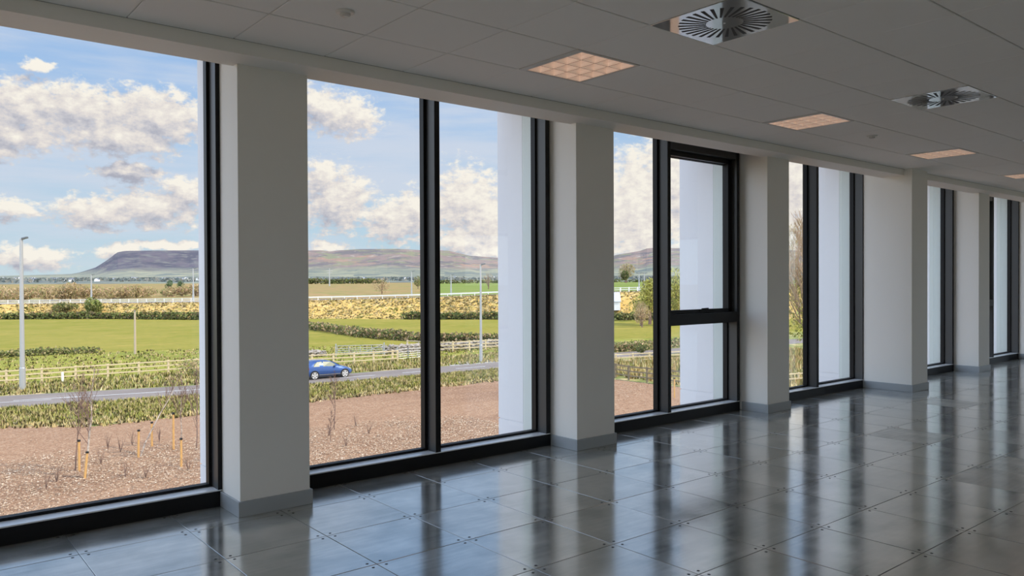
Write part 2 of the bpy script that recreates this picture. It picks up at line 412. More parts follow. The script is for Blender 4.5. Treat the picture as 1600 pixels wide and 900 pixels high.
def leafy(m, k=0.45):
    N, L = m.node_tree.nodes, m.node_tree.links
    b = N['Principled BSDF']; src = b.inputs['Base Color'].links[0].from_socket
    t = N.new('ShaderNodeBsdfTranslucent'); L.new(src, t.inputs[0])
    mx = N.new('ShaderNodeMixShader'); mx.inputs[0].default_value = k
    L.new(b.outputs[0], mx.inputs[1]); L.new(t.outputs[0], mx.inputs[2]); L.new(mx.outputs[0], N['Material Output'].inputs[0])


def upright(m, k):
    """blades are lit like the turf they stand in"""
    N, L = m.node_tree.nodes, m.node_tree.links
    g = N.new('ShaderNodeNewGeometry'); v = N.new('ShaderNodeVectorMath'); v.operation = 'MULTIPLY_ADD'
    v.inputs[1].default_value = (1 - k, 1 - k, 1 - k); v.inputs[2].default_value = (0, 0, k)
    n = N.new('ShaderNodeVectorMath'); n.operation = 'NORMALIZE'
    L.new(g.outputs['Normal'], v.inputs[0]); L.new(v.outputs[0], n.inputs[0])
    for q in N:
        if q.bl_idname in ('ShaderNodeBsdfPrincipled', 'ShaderNodeBsdfTranslucent'): L.new(n.outputs[0], q.inputs['Normal'])


leafy(M['tuft'], 0.2); leafy(M['leaf'], 0.3)
upright(M['tuft'], 0.88); upright(M['leaf'], 0.4)

lb = M['louvre'].node_tree.nodes['Principled BSDF']      # weak warm emission on the louvre reflectors
lb.inputs['Emission Color'].default_value = (1.0, 0.66, 0.48, 1)
lb.inputs['Emission Strength'].default_value = 0.24

# ------------------------------------------------------------------ mesh building
WORLD = {}


def empty(name, loc, label=None, cat=None, group=None, kind=None):
    o = bpy.data.objects.new(name, None)
    o.location = loc
    o.empty_display_size = 0.2
    col.objects.link(o)
    WORLD[o.name] = Vector(loc)
    tag(o, label, cat, group, kind)
    return o


def tag(o, label=None, cat=None, group=None, kind=None):
    if label: o['label'] = label
    if cat: o['category'] = cat
    if group: o['group'] = group
    if kind: o['kind'] = kind
    return o


class MB:
    def __init__(self):
        self.v, self.f, self.tint = [], [], []

    def quad(self, a, b, c, d, tint=None):
        n = len(self.v); self.v += [tuple(a), tuple(b), tuple(c), tuple(d)]
        self.f.append((n, n + 1, n + 2, n + 3)); self.tint.append(tint); return self

    def tri(self, a, b, c, tint=None):
        n = len(self.v); self.v += [tuple(a), tuple(b), tuple(c)]
        self.f.append((n, n + 1, n + 2)); self.tint.append(tint); return self

    def box(self, x0, y0, z0, x1, y1, z1):
        n = len(self.v)
        self.v += [(x0, y0, z0), (x1, y0, z0), (x1, y1, z0), (x0, y1, z0), (x0, y0, z1), (x1, y0, z1), (x1, y1, z1), (x0, y1, z1)]
        for q in ((0, 3, 2, 1), (4, 5, 6, 7), (0, 1, 5, 4), (1, 2, 6, 5), (2, 3, 7, 6), (3, 0, 4, 7)):
            self.f.append(tuple(n + i for i in q)); self.tint.append(None)
        return self

    def bar(self, a, b, w, h):
        """rectangular bar from a to b, w wide (horizontal), h high"""
        a, b = Vector(a), Vector(b)
        d = (b - a).normalized()
        s = d.cross(Vector((0, 0, 1)))
        s = s.normalized() if s.length > 1e-4 else Vector((1, 0, 0))
        u = s.cross(d).normalized()
        n = len(self.v)
        for p in (a, b):
            for i, j in ((-1, -1), (1, -1), (1, 1), (-1, 1)):
                self.v.append(tuple(p + s * (w / 2 * i) + u * (h / 2 * j)))
        for q in ((0, 1, 2, 3), (7, 6, 5, 4), (0, 4, 5, 1), (1, 5, 6, 2), (2, 6, 7, 3), (3, 7, 4, 0)):
            self.f.append(tuple(n + i for i in q)); self.tint.append(None)
        return self

    def tube(self, pts, rad, n=8, cap=True):
        pts = [Vector(p) for p in pts]
        base = len(self.v)
        for i, p in enumerate(pts):
            d = (pts[min(i + 1, len(pts) - 1)] - pts[max(i - 1, 0)]).normalized()
            s = d.cross(Vector((0, 0, 1)))
            if s.length < 1e-3: s = d.cross(Vector((0, 1, 0)))
            s.normalize(); u = s.cross(d)
            r = rad[i] if isinstance(rad, (list, tuple)) else rad
            for k in range(n):
                t = 2 * math.pi * k / n
                self.v.append(tuple(p + s * (r * math.cos(t)) + u * (r * math.sin(t))))
        for i in range(len(pts) - 1):
            for k in range(n):
                a = base + i * n + k; b = base + i * n + (k + 1) % n
                self.f.append((a, b, b + n, a + n)); self.tint.append(None)
        if cap:
            self.f.append(tuple(base + k for k in range(n))[::-1]); self.tint.append(None)
            self.f.append(tuple(base + (len(pts) - 1) * n + k for k in range(n))); self.tint.append(None)
        return self

    def lathe(self, profile, c, n=24, axis='Z'):
        base = len(self.v)
        for r, z in profile:
            for k in range(n):
                t = 2 * math.pi * k / n
                if axis == 'Z': self.v.append((c[0] + r * math.cos(t), c[1] + r * math.sin(t), c[2] + z))
                else: self.v.append((c[0] + r * math.cos(t), c[1] + z, c[2] + r * math.sin(t)))
        for i in range(len(profile) - 1):
            for k in range(n):
                a = base + i * n + k; b = base + i * n + (k + 1) % n
                self.f.append((a, b, b + n, a + n)); self.tint.append(None)
        self.f.append(tuple(base + k for k in range(n))[::-1]); self.tint.append(None)
        self.f.append(tuple(base + (len(profile) - 1) * n + k for k in range(n))); self.tint.append(None)
        return self

    def prism(self, poly, y0, y1):
        """polygon in x,z pushed from y0 to y1"""
        n = len(self.v); k = len(poly)
        self.v += [(x, y0, z) for x, z in poly] + [(x, y1, z) for x, z in poly]
        self.f.append(tuple(range(n, n + k))); self.tint.append(None)
        self.f.append(tuple(range(n + 2 * k - 1, n + k - 1, -1))); self.tint.append(None)
        for i in range(k):
            j = (i + 1) % k
            self.f.append((n + i, n + k + i, n + k + j, n + j)); self.tint.append(None)
        return self

    def grid(self, fn, nu, nv):
        base = len(self.v)
        for j in range(nv + 1):
            for i in range(nu + 1):
                self.v.append(tuple(fn(i / nu, j / nv)))
        for j in range(nv):
            for i in range(nu):
                a = base + j * (nu + 1) + i
                self.f.append((a, a + 1, a + nu + 2, a + nu + 1)); self.tint.append(None)
        return self

    def build(self, name, material, parent=None, origin=None, smooth=False, bevel=0, attr='tint', **tags):
        me = bpy.data.meshes.new(name)
        off = WORLD[parent.name] if parent is not None else (Vector(origin) if origin else Vector((0, 0, 0)))
        me.from_pydata([(x - off.x, y - off.y, z - off.z) for x, y, z in self.v], [], self.f)
        me.materials.append(material)
        if any(t is not None for t in self.tint):
            ca = me.color_attributes.new(attr, 'FLOAT_COLOR', 'CORNER')
            buf = []
            for f, t in zip(self.f, self.tint):
                t = t or (0.5, 0.5, 0.5)
                buf += [t[0], t[1], t[2], 1.0] * len(f)
            ca.data.foreach_set('color', buf)
        if smooth:
            me.polygons.foreach_set('use_smooth', [True] * len(me.polygons))
        me.update()
        o = bpy.data.objects.new(name, me)
        col.objects.link(o)
        if parent is not None:
            o.parent = parent
            WORLD[o.name] = off.copy()
        else:
            o.location = off
            WORLD[o.name] = off.copy()
        if bevel:
            b = o.modifiers.new('bevel', 'BEVEL'); b.width = bevel; b.segments = 2; b.limit_method = 'ANGLE'
        tag(o, **tags)
        return o


def copy_tree(o, parent=None):
    c = o.copy(); col.objects.link(c)
    if parent is not None: c.parent = parent
    for ch in list(o.children): copy_tree(ch, c)
    return c


# ================================================================== THE ROOM
X0, X1, YB, YF = -3.2, 20.6, -7.0, 4.77      # room extents, ceiling edge on the window side
ZC = 3.004                                   # ceiling height
ZS = 2.92                                    # underside of the bulkhead

# floor: steel faced access tiles 600 x 600, gaps, corner screws
fl = MB(); fj = MB(); fs = MB()
FX, FY = 0.874, 4.881
i0, i1 = int((X0 - FX) / 0.6) - 1, int((X1 - FX) / 0.6) + 1
j0, j1 = -1, int((FY - YB) / 0.6) + 1
MATTE = {(9, 4): 0.22, (10, 4): 0.14, (11, 2): 0.20, (17, 3): 0.25, (15, 1): 0.2}
for i in range(i0, i1):
    for j in range(j0, j1):
        xa, xb = FX + 0.6 * i, FX + 0.6 * (i + 1)
        yb_, ya = FY - 0.6 * j, FY - 0.6 * (j + 1)
        xa, xb, yb_ = max(xa, X0), min(xb, X1), min(yb_, 5.32)
        if xb - xa < 0.02 or yb_ - ya < 0.02: continue
        g_ = 0.0016; c_ = 0.0035
        z = [rnd.uniform(-0.0005, 0.0005) for _ in range(4)]
        extra = MATTE.get((i, j), rnd.choice((0, 0, 0, 0.015, 0.03, 0.05)))
        t = (rnd.random(), rnd.random(), extra)
        o_ = [(xa + g_, ya + g_), (xb - g_, ya + g_), (xb - g_, yb_ - g_), (xa + g_, yb_ - g_)]
        n_ = [(xa + c_, ya + c_), (xb - c_, ya + c_), (xb - c_, yb_ - c_), (xa + c_, yb_ - c_)]
        P_ = [(n_[k][0], n_[k][1], z[k]) for k in range(4)]
        Q_ = [(o_[k][0], o_[k][1], z[k] - 0.0012) for k in range(4)]
        fl.quad(*P_, tint=t)
        for k in range(4):
            fl.quad(Q_[k], Q_[(k + 1) % 4], P_[(k + 1) % 4], P_[k], tint=t)
        if -3 < i < 26 and j < 9:
            for k, (sx, sy) in enumerate(((1, 1), (-1, 1), (-1, -1), (1, -1))):
                cx_, cy_ = o_[k][0] + sx * 0.038, o_[k][1] + sy * 0.032
                r_ = 0.0085
                ring = [(cx_ + r_ * math.cos(a * math.pi / 4), cy_ + r_ * math.sin(a * math.pi / 4), z[k] + 0.0007) for a in range(8)]
                b0 = len(fs.v); fs.v += ring; fs.f.append(tuple(range(b0, b0 + 8))); fs.tint.append(None)
floor = fl.build('floor', M['floor'], attr='tile', kind='structure')
fj.box(X0, YB, -0.25, X1, 5.32, -0.002).build('joint_strip', M['joint'], floor)
fs.build('floor_screw', M['screw'], floor, kind='stuff')

# ceiling: tiles with open joints, holes for the lights and diffusers
CX, CY = 1.7118, 4.80
HOLES = {}
LIGHTS = [(3, 1), (8, 1), (13, 1), (18, 1), (23, 1)]
DIFFS = [(3, 3), (8, 3), (13, 3)]
for h in LIGHTS + DIFFS: HOLES[h] = 1
ct = MB()
for i in range(int((X0 - CX) / 0.6) - 1, int((X1 - CX) / 0.6) + 1):
    for j in range(0, int((CY - YB) / 0.6) + 1):
        if (i, j) in HOLES: continue
        xa, xb = max(CX + 0.6 * i, X0), min(CX + 0.6 * (i + 1), X1)
        yb_, ya = min(CY - 0.6 * j, YF), max(CY - 0.6 * (j + 1), YB)
        if xb - xa < 0.02 or yb_ - ya < 0.02: continue
        gx, gy, c_ = 0.0022, 0.0042, 0.004
        z0 = ZC + rnd.uniform(-0.0006, 0.0006)
        o_ = [(xa + gx, ya + gy), (xa + gx, yb_ - gy), (xb - gx, yb_ - gy), (xb - gx, ya + gy)]
        n_ = [(xa + gx + c_, ya + gy + c_), (xa + gx + c_, yb_ - gy - c_), (xb - gx - c_, yb_ - gy - c_), (xb - gx - c_, ya + gy + c_)]
        P_ = [(p[0], p[1], z0) for p in n_]; Q_ = [(p[0], p[1], z0 + 0.0025) for p in o_]; S_ = [(p[0], p[1], z0 + 0.02) for p in o_]
        ct.quad(*P_)
        for k in range(4):
            l = (k + 1) % 4
            ct.quad(Q_[k], Q_[l], P_[l], P_[k]); ct.quad(S_[k], S_[l], Q_[l], Q_[k])
ceil = ct.build('ceiling', M['ceiling'], kind='structure')
cg = MB()                                        # grid above the tiles: cut around the recessed fittings
xs = sorted({X0, X1} | {CX + 0.6 * (h[0] + k) for h in HOLES for k in (0, 1)})
ys = sorted({YB, YF} | {CY - 0.6 * (h[1] + k) for h in HOLES for k in (0, 1)})
for a, b in zip(xs, xs[1:]):
    for c, d in zip(ys, ys[1:]):
        i, j = round((a - CX) / 0.6), round((CY - d) / 0.6)
        if (i, j) in HOLES and abs(b - a - 0.6) < 0.01 and abs(d - c - 0.6) < 0.01: continue
        cg.quad((a, c, ZC + 0.02), (a, d, ZC + 0.02), (b, d, ZC + 0.02), (b, c, ZC + 0.02))
cg.build('ceiling_grid', M['gap'], ceil)

# bulkhead over the windows, with a slot between it and the glass
bh = MB().box(X0, 4.76, ZS, X1, 5.06, 3.30)
bh.build('trim_1', M['white'], kind='structure')
MB().box(X0, 4.752, ZC - 0.001, X1, 4.76, ZC + 0.02).build('shadow_strip', M['edge'], kind='structure')  # grey strip stands for the soft shadow along the ceiling edge

# building shell
sh = MB()
sh.box(X0 - 0.3, YB - 0.3, 3.40, X1 + 0.3, 5.75, 4.3)
sh.build('wall_roof', M['slab'], kind='structure')
MB().box(X0 - 0.3, 5.32, G, X1 + 0.3, 5.62, -0.03).box(X0 - 0.3, YB - 0.3, -0.6, X1 + 0.3, 5.32, -0.26).build('wall_lower', M['slab'], kind='structure')
wl = MB().box(X0 - 0.3, YB - 0.3, -0.26, X0, 5.75, 0.1).box(X0 - 0.3, YB - 0.3, 2.95, X0, 5.75, 3.4).box(X0 - 0.3, YB - 0.3, 0.1, X0, YB + 0.3, 2.95).box(X0 - 0.3, 5.1, 0.1, X0, 5.75, 2.95)
wl2 = wl
for k in range(1, 2):                            # window added in the unseen left wall to brighten the room
    ya = YB + 0.3 + k * (5.1 - YB - 0.3) / 3; yb_ = YB + 0.3 + (k + 1) * (5.1 - YB - 0.3) / 3
    wl2.box(X0 - 0.3, YB + 0.3, 0.1, X0, ya, 2.95).box(X0 - 0.3, yb_, 0.1, X0, 5.1, 2.95)
    w = empty('window_%d' % (40 + k), (X0 - 0.15, ya, 0.1), kind='structure'); x_ = X0 - 0.15
    MB().box(x_ - .05, ya, 0.1, x_ + .05, yb_, 0.2).box(x_ - .05, ya, 2.88, x_ + .05, yb_, 2.95).box(x_ - .05, ya, 0.2, x_ + .05, ya + .05, 2.88).box(x_ - .05, yb_ - .05, 0.2, x_ + .05, yb_, 2.88).build('window_frame', M['frame'], w)
    MB().quad((x_, ya, 0.15), (x_, yb_, 0.15), (x_, yb_, 2.9), (x_, ya, 2.9)).build('glass_pane', M['glass'], w)
wl.build('wall_left', M['white'], kind='structure')
MB().box(X1, YB - 0.3, -0.26, X1 + 0.3, 5.75, 0.1).box(X1, YB - 0.3, 2.95, X1 + 0.3, 5.75, 3.4).box(X1, YB - 0.3, 0.1, X1 + 0.3, YB + 0.4, 2.95).box(X1, 4.6, 0.1, X1 + 0.3, 5.75, 2.95).build('wall_right', M['white'], kind='structure')


def added_window(n, a, b):
    """full height glazing from a to b, framed in two or three bays"""
    w = empty('window_%d' % n, (a[0], a[1], 0.1), kind='structure')
    a, b = Vector((a[0], a[1], 0)), Vector((b[0], b[1], 0)); f = MB()
    for t in (0, 1 / 3, 2 / 3, 1):
        p = a.lerp(b, t); f.bar((p.x, p.y, 0.1), (p.x, p.y, 2.95), 0.06, 0.08)
    f.bar((a.x, a.y, 0.14), (b.x, b.y, 0.14), 0.08, 0.08).bar((a.x, a.y, 2.90), (b.x, b.y, 2.90), 0.08, 0.08)
    f.build('window_frame', M['frame'], w)
    MB().quad((a.x, a.y, 0.12), (b.x, b.y, 0.12), (b.x, b.y, 2.92), (a.x, a.y, 2.92)).build('glass_pane', M['glass'], w)


added_window(50, (X1 + .15, YB + 0.4), (X1 + .15, 4.6))  # added in the unseen right wall to brighten the room
added_window(52, (13.0, YB - .15), (19.0, YB - .15))  # added in the unseen back wall, also for extra room light
bw = MB()
bw.box(X0, YB - 0.3, -0.26, X1, YB, 0.1).box(X0, YB - 0.3, 2.95, X1, YB, 3.4).box(X0, YB - 0.3, 0.1, 13.0, YB, 2.95).box(19.0, YB - 0.3, 0.1, X1, YB, 2.95)
bw.build('wall_back', M['white'], kind='structure')
# columns (plaster, grey skirting): left x, right x, front y
COLS = [(-1.2, -0.69, 4.97), (1.80, 2.31, 4.97), (4.82, 5.335, 4.97), (7.83, 8.31, 4.97), (10.74, 11.25, 4.64), (13.84, 14.32, 4.93), (16.83, 17.33, 4.97), (19.8, 20.3, 4.97)]
for xa, xb, yf in COLS:
    c = MB().box(xa + 0.015, yf + 0.015, 0, xb - 0.015, 5.50, 3.38).build('column', M['white'], origin=(xa + 0.25, yf + 0.2, 0), bevel=0.004, kind='structure')
    s = MB()
    for (p, q) in (((xa, yf), (xb, yf + 0.015)), ((xa, yf + 0.015), (xa + 0.015, 5.318)), ((xb - 0.015, yf + 0.015), (xb, 5.318))):
        s.box(p[0], p[1], 0.0, q[0], q[1], 0.10)
    s.build('skirting', M['grey_trim'], c, bevel=0.003)


# windows: x of the left jamb, mullions, x of the right jamb
GLZ0, GLZ1 = 0.131, 3.22
WINS = [(-0.70, [], 1.811), (2.335, [3.575], 4.79), (5.36, [6.525], 7.765), (8.32, [9.53], 10.765), (11.25, [12.55], 13.81), (14.34, [15.56], 16.83), (17.34, [18.55], 19.81), (-3.15, [-2.2], -1.19)]
for n_, (xa, mul, xb) in enumerate(WINS, 1):
    w = empty('window_%d' % n_, (xa, 5.32, 0), kind='structure')
    MB().box(xa - 0.03, 5.32, -0.002, xb + 0.03, 5.44, 0.104).build('sill_upstand', M['bead'], w)
    MB().box(xa - 0.03, 5.319, 0.104, xb + 0.03, 5.44, 0.112).build('window_sill', M['sill'], w)
    b = MB().box(xa - 0.03, 5.441, 0, xb + 0.03, 5.50, GLZ0).box(xa - 0.03, 5.34, GLZ1, xb + 0.03, 5.50, 3.39)
    edges = [xa] + mul + [xb]
    for e in (xa, xb): b.box(e - 0.045, 5.441, GLZ0, e + 0.045, 5.50, GLZ1)
    for e in mul: b.box(e - 0.052, 5.441, GLZ0, e + 0.052, 5.50, GLZ1)
    b.build('glazing_bead', M['bead'], w)
    for e in (xa, xb): MB().box(e - 0.024, 5.321, 0.112, e + 0.024, 5.4405, 3.39).build('jamb', M['frame'], w)
    for e in mul: MB().box(e - 0.024, 5.321, 0.112, e + 0.024, 5.4405, 3.39).build('mullion', M['frame'], w, bevel=0.002)
    for e in edges: MB().box(e - 0.0245, 5.317, 0.112, e + 0.0245, 5.321, 3.39).build('cover_cap', M['bead'], w)
    for k in range(len(edges) - 1):
        l, r = edges[k], edges[k + 1]
        if (n_, k) in ((3, 1), (6, 0)): MB().box(l + 0.025, 5.317, 1.034, r - 0.025, 5.321, 1.151).build('cover_cap', M['bead'], w)
        if (n_, k) in ((3, 1), (6, 0)):          # the opening light over a fixed pane
            MB().box(l + 0.03, 5.321, 2.918, r - 0.03, 5.44, 3.05).build('head_rail', M['frame'], w)
            MB().box(l + 0.025, 5.321, 1.035, r - 0.024, 5.44, 1.150).build('transom', M['frame'], w)
            MB().box(l + 0.05, 5.441, 1.02, r - 0.05, 5.50, 1.16).build('transom_bead', M['bead'], w)
            s = MB()
            a, c, zl, zh = l + 0.028, r - 0.028, 1.152, 2.915
            s.box(a, 5.385, zl, a + 0.05, 5.44, zh).box(c - 0.07, 5.385, zl, c, 5.44, zh).box(a, 5.385, zl, c, 5.44, zl + 0.04).box(a, 5.385, zh - 0.05, c, 5.44, zh)
            sa = s.build('opening_sash', M['bead'], w, bevel=0.002)
            hx = l + 0.68
            MB().box(hx - 0.07, 5.375, zl + 0.022, hx + 0.07, 5.387, zl + 0.040).tube([(hx - 0.05, 5.372, zl + 0.045), (hx + 0.06, 5.368, zl + 0.047)], 0.008, 8).build('handle', M['bead'], sa)
            MB().quad((l, 5.47, 1.18), (r, 5.47, 1.18), (r, 5.47, 2.87), (l, 5.47, 2.87)).build('glass_pane', M['glass'], w)
            MB().quad((l, 5.475, GLZ0 - 0.01), (r, 5.475, GLZ0 - 0.01), (r, 5.475, 1.03), (l, 5.475, 1.03)).build('glass_pane', M['glass'], w)
            MB().box(l + 0.05, 5.46, 2.86, r - 0.05, 5.50, 3.25).build('spandrel', M['bead'], w)
        else:
            MB().quad((l, 5.47, GLZ0 - 0.01), (r, 5.47, GLZ0 - 0.01), (r, 5.47, GLZ1 + 0.01), (l, 5.47, GLZ1 + 0.01)).build('glass_pane', M['glass'], w)

# white clad piers outside, between the windows
PIERS = [(-0.62, -1.1, 6.0), (1.885, 2.26, 6.0), (4.81, 5.34, 6.08), (7.81, 8.30, 6.20), (10.81, 11.25, 6.10), (13.83, 14.32, 6.08), (16.85, 17.3, 6.1), (19.84, 20.3, 6.1)]
for xa, xb, yo in PIERS:
    xa, xb = min(xa, xb), max(xa, xb)
    p = MB().box(xa, 5.70, 0.16, xb, yo, 3.4).box(xa, 5.70, -0.9, xb, yo, 0.148).box(xa + 0.01, 5.62, -0.9, xb - 0.01, yo - 0.01, 3.4).build('pier', M['cladding'], origin=(xa, 5.8, 0), kind='structure')
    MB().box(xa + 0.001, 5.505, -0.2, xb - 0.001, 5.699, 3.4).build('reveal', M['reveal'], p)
MB().box(X0, 5.70, 3.45, X1, 6.1, 4.3).build('trim_3', M['cladding'], kind='structure')


# ------------------------------------------------------------------ ceiling fittings
def make_light(cx, cy):
    o = empty('louvre_light', (cx, cy, ZC))
    h = 0.298
    f = MB(); a = 0.055; b = 0.022
    z0, z1 = ZC - 0.004, ZC + 0.006
    f.box(cx - h, cy - h, z0, cx - h + a, cy + h, z1).box(cx + h - b, cy - h, z0, cx + h, cy + h, z1)
    f.box(cx - h + a, cy - h, z0, cx + h - b, cy - h + b, z1).box(cx - h + a, cy + h - b, z0, cx + h - b, cy + h, z1)
    f.build('light_frame', M['lamp_frame'], o, bevel=0.002)
    MB().box(cx - h, cy - h, ZC + 0.07, cx + h, cy + h, ZC + 0.12).build('light_housing', M['lamp_frame'], o)
    lx, rx, ly, ry = cx - h + a, cx + h - b, cy - h + b, cy + h - b
    c = MB(); w = (rx - lx) / 4; d = (ry - ly) / 4
    for i in range(4):
        for j in range(4):
            xa, ya = lx + w * i, ly + d * j
            rings = []
            for t, zz in ((0.012, 0.0), (0.07, 0.022), (0.18, 0.045), (0.33, 0.062)):
                rings.append([(xa + w * t, ya + d * t, ZC + zz), (xa + w * t, ya + d * (1 - t), ZC + zz), (xa + w * (1 - t), ya + d * (1 - t), ZC + zz), (xa + w * (1 - t), ya + d * t, ZC + zz)])
            for p, q in zip(rings, rings[1:]):
                for k in range(4):
                    l = (k + 1) % 4
                    c.quad(p[k], p[l], q[l], q[k])
            c.quad(*rings[-1])
    rf = c.build('reflector', M['louvre'], o)
    rf.data.materials.append(M['cell_shade'])
    for p_ in rf.data.polygons:
        if p_.index % 13 == 12: p_.material_index = 1
    g = MB()
    for i in range(5):
        g.box(lx + w * i - 0.0015, ly, ZC - 0.001, lx + w * i + 0.0015, ry, ZC + 0.012)
        g.box(lx, ly + d * i - 0.0015, ZC - 0.001, rx, ly + d * i + 0.0015, ZC + 0.012)
    g.build('louvre_blades', M['blade'], o)
    return o


def place(o, p):
    d = Vector(p)
    o.location = d; WORLD[o.name] = d


llab = ['square louvred ceiling light nearest the camera, just left of the big swirl diffuser',
        'second louvred ceiling light from the left, to the left of the smaller swirl diffuser',
        'third louvred ceiling light from the left, above the opening between fourth and fifth columns',
        'farthest louvred ceiling light, cut off by the right edge of the photo']
proto = make_light(CX + 0.6 * 3.5, CY - 0.6 * 1.5)
for k, (i, j) in enumerate(LIGHTS[:4]):
    o = proto if k == 0 else copy_tree(proto)
    place(o, (CX + 0.6 * (i + 0.5), CY - 0.6 * (j + 0.5), ZC))
    tag(o, llab[k], 'ceiling light', 'square louvred lights in a row along the ceiling')


def make_diffuser(cx, cy):
    o = empty('swirl_diffuser', (cx, cy, ZC))
    MB().box(cx - 0.298, cy - 0.298, ZC - 0.003, cx + 0.298, cy + 0.298, ZC + 0.03).build('face_plate', M['diffuser'], o, bevel=0.002)
    s = MB()
    for k in range(30):
        t = 2 * math.pi * k / 30
        r0, r1, sk = 0.105, 0.262, 0.30
        a = Vector((cx + r0 * math.cos(t), cy + r0 * math.sin(t), 0)); b = Vector((cx + r1 * math.cos(t + sk * 0.5), cy + r1 * math.sin(t + sk * 0.5), 0))
        d = (b - a).normalized(); n = Vector((-d.y, d.x, 0))
        w0, w1 = 0.0055, 0.0105
        z = ZC - 0.0042
        q = [a + n * w0, b + n * w1, b - n * w1, a - n * w0]
        base = len(s.v)
        s.v += [(p.x, p.y, z) for p in q] + [(p.x, p.y, z + 0.003) for p in q]
        for f in ((0, 1, 2, 3), (7, 6, 5, 4), (0, 4, 5, 1), (1, 5, 6, 2), (2, 6, 7, 3), (3, 7, 4, 0)):
            s.f.append(tuple(base + i for i in f)); s.tint.append(None)
    s.build('slot_ring', M['black'], o)
    MB().lathe([(0.006, -0.006), (0.007, -0.003)], (cx, cy, ZC), 12).build('centre_screw', M['plastic'], o)
    return o


dlab = ['large square metal swirl diffuser nearest the camera, at the top edge of the photo',
        'smaller looking metal swirl diffuser farther along the ceiling towards the right',
        'farthest metal swirl diffuser in the ceiling beyond the right edge']
proto = make_diffuser(CX + 0.6 * 3.5, CY - 0.6 * 3.5)
for k, (i, j) in enumerate(DIFFS[:3]):
    o = proto if k == 0 else copy_tree(proto)
    place(o, (CX + 0.6 * (i + 0.5), CY - 0.6 * (j + 0.5), ZC))
    tag(o, dlab[k], 'air diffuser', 'square swirl diffusers in the ceiling')
for k, (x, y, lab) in enumerate(((2.02, 3.90, 'small round white smoke detector in the ceiling, above the first column'),
                                 (7.99, 3.86, 'tiny round smoke detector in the ceiling between the two farther louvred lights'))):
    o = empty('smoke_detector', (x, y, ZC), lab, 'smoke detector', 'smoke detectors')
    MB().lathe([(0.052, 0.0), (0.052, -0.008), (0.046, -0.012)], (x, y, ZC), 24).build('base', M['plastic'], o)
    MB().lathe([(0.030, -0.012), (0.028, -0.024), (0.018, -0.030)], (x, y, ZC), 24).build('sensor', M['lamp_frame'], o)

# ================================================================== THE LAND OUTSIDE
def interp(poly, t):
    t = min(max(t, 0), 1) * (len(poly) - 1)
    i = min(int(t), len(poly) - 2); f = t - i
    return tuple(poly[i][k] * (1 - f) + poly[i + 1][k] * f for k in range(len(poly[0])))


def strip(name, near, far, m, nu=60, nv=6, rough=0.0, parent=None, zoff=0.0, shape=None):
    r = random.Random(len(name) * 7 + nu)
    def fn(u, v):
        a, b = interp(near, u), interp(far, u)
        za = a[2] if len(a) > 2 else G; zb = b[2] if len(b) > 2 else G
        s = shape(v) if shape else v
        e = rough if 0 < v < 1 else 0.0
        return (a[0] * (1 - v) + b[0] * v, a[1] * (1 - v) + b[1] * v, za * (1 - s) + zb * s + r.uniform(-e, e) + zoff)
    mb = MB().grid(fn, nu, nv)
    if parent is not None: return mb.build(name, m, parent)
    return mb.build(name, m, origin=(interp(near, 0.5)[0], interp(near, 0.5)[1], G), smooth=True, kind='structure')


def zipx(xs, near, far):
    """sample two x-sorted curves at the same x"""
    def at(c, x):
        if x <= c[0][0]: return c[0][1]
        for (xa, ya), (xb, yb) in zip(c, c[1:]):
            if x <= xb: return ya + (yb - ya) * (x - xa) / (xb - xa)
        return c[-1][1]
    return [(x, at(near, x)) for x in xs], [(x, at(far, x)) for x in xs]


ROADN = [(-160, 90), (-60, 70), (-20, 61.5), (5.9, 57.0), (17, 54.8), (26, 54.6), (41, 53.5), (57, 53), (100, 50), (300, 36)]
ROADF = [(-160, 97), (-60, 77), (-20, 68.3), (6.6, 63.2), (18.8, 60.0), (28, 59.3), (36.6, 58.9), (45, 58), (61, 57.4), (100, 54.5), (300, 40.5)]
VERGE = [(-160, 82), (-60, 62), (-20, 55), (5.3, 50.0), (9, 46.5), (15, 46.8), (22, 47.6), (31, 47.8), (38, 48.6), (44.5, 46.5), (46, 8), (300, 8)]
FENCE = [(-160, 103), (-60, 83), (-20, 75), (7, 70.2), (21.7, 69.5), (34, 66), (45, 65.8), (60, 66), (100, 62), (300, 48)]
MIDF = [(-160, 130), (-60, 110), (-20, 102), (10, 96), (18, 96), (30, 92), (45, 84), (55, 77), (100, 64), (300, 50)]
XS = [-160, -100, -60, -40, -20, -10, 0, 3, 5.5, 7, 9, 12, 15, 18, 22, 26, 31, 36, 38, 41, 44.5, 46, 50, 57, 61, 70, 85, 100, 150, 200, 300]

a, b = zipx(XS, [(-160, 5.3), (300, 5.3)], VERGE)
strip('bare_soil_ground', a, b, M['gravel'], 200, 24, 0.03)
a, b = zipx(XS, VERGE, ROADN)
strip('near_verge_ground', a, b, M['verge'], 200, 8, 0.05)
a, b = zipx(XS, ROADN, ROADF)
road = strip('road', a, b, M['tar'], 120, 2, zoff=0.0)
a, b = zipx(XS, ROADF, FENCE)
strip('far_verge_ground', a, b, M['verge'], 160, 5, 0.05)
a, b = zipx(XS, FENCE, MIDF)
strip('rough_field_ground', a, b, M['roughfield'], 160, 8, 0.05)
FOOT = [(-300, 350), (-120, 270), (-40, 235), (21, 198), (37, 186), (51.5, 166), (73, 151), (89, 131.4), (97, 123.5), (117, 101), (150, 75), (220, 66), (300, 60)]
MID2 = [(-160, 130), (-110, 120), (-50, 108), (10, 96), (18, 96), (30, 92), (45, 84), (55, 77), (70, 72), (85, 68), (100, 64), (170, 59), (300, 50)]
strip('pasture_ground', MID2, FOOT, M['field'], 120, 24, 0.05)
